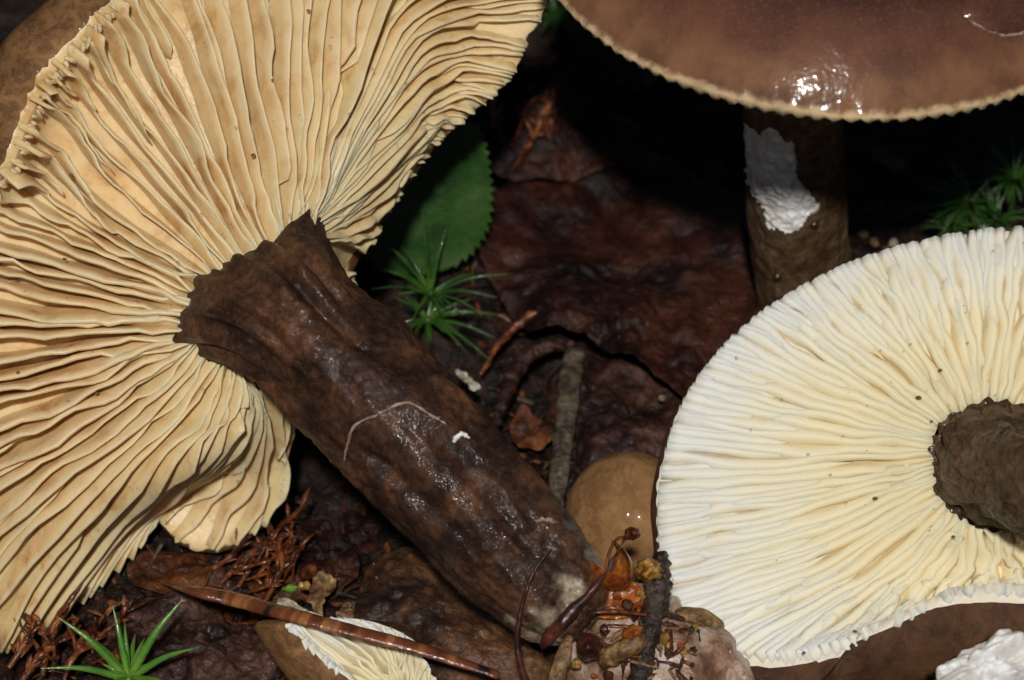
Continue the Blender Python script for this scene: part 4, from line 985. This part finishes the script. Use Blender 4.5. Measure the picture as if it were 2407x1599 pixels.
# ================================================================== SMALL BITS
sheet_thing('white_chip', 'torn white and cream chip lying beside the upper edge of the long stem', 'chip', 'chip_white',
    [(1070,868),(1095,872),(1112,890),(1130,905),(1128,915),(1108,918),(1098,900),(1078,880)], 120, 9, 61, rough=8, wl=30, nout=60, nring=8, edge=5)
lump('white_pellet', 'tiny white pellet on the maroon leaf near the ivory cap rim', 'pellet', 'chip_white', 1556, 936, gz(1556, 936, 75), (8, 8, 14), 14, 0.15, R3(0, 0, 0.6), 12, 14)
for i, (a, b) in enumerate([(2028,552),(2100,572),(2055,570),(2085,590)]):
    lump('tan_grain', 'tan grain of litter behind the ivory cap beside the torn stem', 'grain', ['straw', 'chip_white', 'straw', 'orange_wet'][i], a, b, gz(a, b, 40), (14, 12, 10), 80+i, 0.35, R3(i), 10, 12, 'grains behind the ivory cap')
lump('red_bud', 'small red brown bud standing beside the green leaf bit', 'bud', 'rust_strand', 726, 1345, gz(726, 1345, 110), (17, 17, 36), 15, 0.12, R3(0.5, 0.35, 0.4), 16, 20)
lump('ochre_crumb', 'pale ochre crumb below the red brown bud', 'crumb', 'amber_wet', 716, 1378, gz(716, 1378, 110), (13, 10, 13), 16, 0.45, None, 10, 12)
for (a, b, r_, l) in [(1915,525,12,'larger clear water drop on the upright stem, right below the torn patch'), (1828,648,12,'clear water drop low on the upright stem, near the ivory rim')]:
    p = on_surface(a, b, V(uv), upx, upy, 1.0)
    v, f = blob(p, (r_, r_, r_*1.1), 14, 18, 0.05, 1, 3); setp(mesh_obj('water_drop', v, f, 'water'), l, 'water drop')
dirt = [(2057,1172),(2240,1262),(2160,935),(2190,990),(2210,870),(1890,1535),(2010,1485)]
rsd = np.random.default_rng(4); LRv = LR.G.reshape(-1, 3); LRx, LRy = PIX(W(LRv))
for i, (a, b) in enumerate(dirt):
    p = on_surface(a, b, LRv, LRx, LRy, 27.0); r_ = rsd.uniform(2.6, 5)
    v, f = blob(p, (r_*1.2, r_, r_*0.8), 8, 10, 0.5, 0.6, i); setp(mesh_obj('dirt_speck', v, f, 'leaf_tan'), 'tiny dark dirt speck stuck on the ivory gills', 'speck', 'dirt specks on the ivory gills')
LLv = LL.G.reshape(-1, 3); LLx, LLy = PIX(W(LLv))
for i, (a, b) in enumerate([(640,188),(152,610),(42,876),(595,365),(725,25),(940,380),(228,925),(168,412)]):
    p = on_surface(a, b, LLv, LLx, LLy, 62.0); r_ = rsd.uniform(2.4, 4.5)
    v, f = blob(p, (r_*1.2, r_, r_*0.8), 8, 10, 0.5, 0.6, i+20); setp(mesh_obj('dirt_speck', v, f, 'leaf_tan'), 'tiny dark dirt speck stuck on the buff gills', 'speck', 'dirt specks on the buff gills')

# scattered litter on the open floor: every piece its own object
def floor_z(x, y): return float(ground_h(np.array([x]), np.array([y]))[0])
open_px = []
rs = np.random.default_rng(77)
zones = [((1100, 1750), (120, 760), 46, 'between the green leaf and the upright stem'), ((1080, 1600), (760, 1150), 26, 'between the long stem and the ivory cap'), ((560, 900), (1080, 1420), 38, 'in the hollow below the folded gill lobe'), ((0, 660), (1260, 1590), 64, 'near the bright moss star'), ((620, 900), (1380, 1600), 12, 'round the small broken cap'), ((1250, 2400), (-100, 560), 34, 'in the shade behind the upright mushroom')]
hue = {'leaf_dark': 'blackish brown', 'leaf_rust': 'rusty', 'leaf_mauve': 'mauve brown', 'bark_dark': 'dark', 'stalk_grey': 'grey brown', 'maroon_wet': 'maroon', 'rust_strand': 'orange brown', 'straw': 'straw coloured'}
kinds = [('leaf_scrap', 'dark wet leaf scrap pressed flat into the forest floor', 'leaf scrap', 'scraps of leaf on the floor'),
         ('fine_twig', 'thin dark twig lying loose on the forest floor', 'twig', 'thin twigs on the floor'),
         ('bark_crumb', 'rough dark bark crumb lying loose on the forest floor', 'bark crumb', 'bark crumbs on the floor'),
         ('dead_needle', 'short rust brown needle lying loose on the forest floor', 'needle', 'dead needles on the floor')]
for (xr, yr, cnt_, where) in zones:
    for i in range(cnt_):
        a, b = rs.uniform(*xr), rs.uniform(*yr); g = GP(a, b, 10); g[2] = floor_z(g[0], g[1])
        kd = rs.choice(4, p=[0.42, 0.16, 0.22, 0.20]); nm, lb, ct, gr = kinds[kd]
        rz = rs.uniform(0, 6.283)
        if kd == 0:
            n_ = 44; an = np.arange(n_)/n_*6.283; rad = rs.uniform(34, 95)*(1+0.34*fbm(np.stack([np.cos(an)*1.4, np.sin(an)*1.4, 0*an+i], -1), i, 3))
            q = np.linspace(0, 1, 9)[:, None]; x = q*rad*np.cos(an); y = q*rad*np.sin(an)*rs.uniform(0.5, 0.9)
            z = 20 + 14*fbm(np.stack([x/45, y/45, 0*x+i], -1), i+3, 3) + rs.uniform(-0.5, 0.9)*0.0006*rad*rad*q*q*np.cos(an+1)*4
            v = np.stack([x, y, z], -1); vb = v-np.array([0, 0, 5]); vv = np.concatenate([v, vb[::-1]], 0).reshape(-1, 3)@R3(rz, rs.normal()*0.16, rs.normal()*0.16) + g
            o = mesh_obj(nm, vv, grid_faces(18, n_, True), rs.choice(['leaf_dark', 'leaf_dark', 'leaf_rust', 'leaf_mauve']))
        elif kd == 1 or kd == 3:
            L_ = rs.uniform(70, 190) if kd == 1 else rs.uniform(60, 150); r0 = rs.uniform(4, 9) if kd == 1 else rs.uniform(3, 5.5)
            d_ = np.array([math.cos(rz), math.sin(rz), rs.normal()*0.12]); sd_ = np.array([-math.sin(rz), math.cos(rz), 0])
            pts_ = np.array([g-d_*L_/2, g+sd_*rs.normal()*12+[0, 0, 8], g+d_*L_/2]) + [0, 0, r0+14]
            vv, f, s_ = tube(catmull(pts_, 16), np.linspace(r0, r0*0.4, 16), 8, lambda t, s, p: r0*0.35*fbm(p/12.0, i, 2))
            o = mesh_obj(nm, vv, f, rs.choice(['bark_dark', 'stalk_grey', 'maroon_wet']) if kd == 1 else rs.choice(['rust_strand', 'leaf_rust', 'straw']), attrs={'along': s_})
        else:
            R_ = rs.uniform(10, 26); vv, f = blob(g+[0, 0, R_*0.5+6], (R_, R_*rs.uniform(0.6, 1), R_*rs.uniform(0.4, 0.8)), 10, 14, 0.4, 0.6, i, R3(rz, rs.normal()*0.3))
            o = mesh_obj(nm, vv, f, rs.choice(['bark_dark', 'leaf_rust', 'leaf_dark', 'maroon_wet']))
        lb = '%s %s %s' % (hue[o.data.materials[0].name], {0: 'wet leaf scrap on the floor', 1: 'thin twig on the floor', 2: 'rough bark crumb on the floor', 3: 'short needle on the floor'}[int(kd)], where)
        setp(o, lb, ct, gr + ' ' + where + ', ' + hue[o.data.materials[0].name])

# crumbs of humus too many to count, and fine water beads
def many(name, label, cat, mat, pts, rads, seed, amp=0.35, parent=None):
    d = np.array([[1,0,0],[-1,0,0],[0,1,0],[0,-1,0],[0,0,1],[0,0,-1]], float)
    F0 = [[0,2,4],[2,1,4],[1,3,4],[3,0,4],[2,0,5],[1,2,5],[3,1,5],[0,3,5]]
    vs = list(d); fs = []; cache = {}
    def midp(i, j):
        k_ = (min(i, j), max(i, j))
        if k_ not in cache: cache[k_] = len(vs); m_ = vs[i]+vs[j]; vs.append(m_/np.linalg.norm(m_))
        return cache[k_]
    for a, b, c in F0:
        x, y, z = midp(a, b), midp(b, c), midp(c, a); fs += [[a,x,z],[x,b,y],[z,y,c],[x,y,z]]
    vs = np.array(vs); fs = np.array(fs); n = len(pts); r_ = np.random.default_rng(seed)
    jit = 1 + amp*r_.normal(size=(n, len(vs), 1))*0.5
    sc_ = np.ones((n, 1, 3)) if amp < 0.1 else r_.uniform(0.5, 1.2, (n, 1, 3))
    v = (np.asarray(pts)[:, None, :] + vs[None]*jit*sc_*np.asarray(rads)[:, None, None]).reshape(-1, 3)
    f = (fs[None] + (np.arange(n)*len(vs))[:, None, None]).reshape(-1, 3).tolist()
    o = mesh_obj(name, v, f, mat, parent, base=None if parent else np.zeros(3)); return o
n = 5200
px_ = rs.uniform(-150, 2550, n); py_ = rs.uniform(-150, 1750, n); gp = GP(px_, py_, 0); gp[:, 2] = ground_h(gp[:, 0], gp[:, 1]) + 2
o = many('humus_crumbs', '', '', 'humus', gp, rs.gamma(2.0, 3.2, n)+3, 5); setp(o, 'loose dark wet humus crumbs covering the forest floor', 'humus', kind='stuff')
o = many('litter_crumbs', '', '', 'leaf_rust', gp[:1500]+[0, 0, 5], rs.gamma(2.0, 2.6, 1500)+3, 6); setp(o, 'loose rusty litter crumbs covering the forest floor', 'litter', kind='stuff')
def beads(parent, verts, nverts_front, n, rmin, rmax, seed, mask=None):
    vv = V(verts); r_ = np.random.default_rng(seed)
    cand = np.arange(len(verts)) if mask is None else np.where(mask)[0]
    idx = r_.choice(cand, n); o = many('water_beads', '', '', 'water', verts[idx], r_.uniform(rmin, rmax, n)*r_.uniform(0.5, 1, n), seed, amp=0.04, parent=parent)
    o['kind'] = 'stuff'
beads(old, sv, 0, 420, 2.5, 6, 91)
beads(up, uv, 0, 110, 2, 5, 92)
beads(fresh, W(LR.G.reshape(-1, 3)) + W(np.array([0, 0, 36.0])) - W(np.zeros(3)), 0, 60, 2, 4, 93)
beads(old, W(LL.G[:, 4:].reshape(-1, 3)) + W(np.array([30, -20, 66.0])) - W(np.zeros(3)), 0, 120, 2, 4.5, 94)

def beads_on(nm, n, rmin, rmax, seed):
    ob = bpy.data.objects[nm]; m = len(ob.data.vertices); co = np.zeros(m*3); ob.data.vertices.foreach_get('co', co)
    b_ = np.array(ob.location)/S; w = co.reshape(-1, 3)/S + b_; w = w[:m//2]; r_ = np.random.default_rng(seed)
    q = w[r_.choice(len(w), n)] + r_.normal(size=(n, 3))*np.array([5, 5, 0])
    o = many('water_beads', '', '', 'water', q, r_.uniform(rmin, rmax, n)*r_.uniform(0.5, 1, n), seed, amp=0.04, parent=(ob, b_)); o['kind'] = 'stuff'
for i, (nm, n) in enumerate([('dark_dead_leaf', 150), ('maroon_dead_leaf', 70), ('mauve_dead_leaf', 80), ('crumpled_brown_cap', 120), ('green_leaf', 30), ('rusty_dead_leaf', 40), ('pale_stem_butt', 140), ('bark_twig', 60)]):
    beads_on(nm, n, 2.5, 5.5, 200+i)
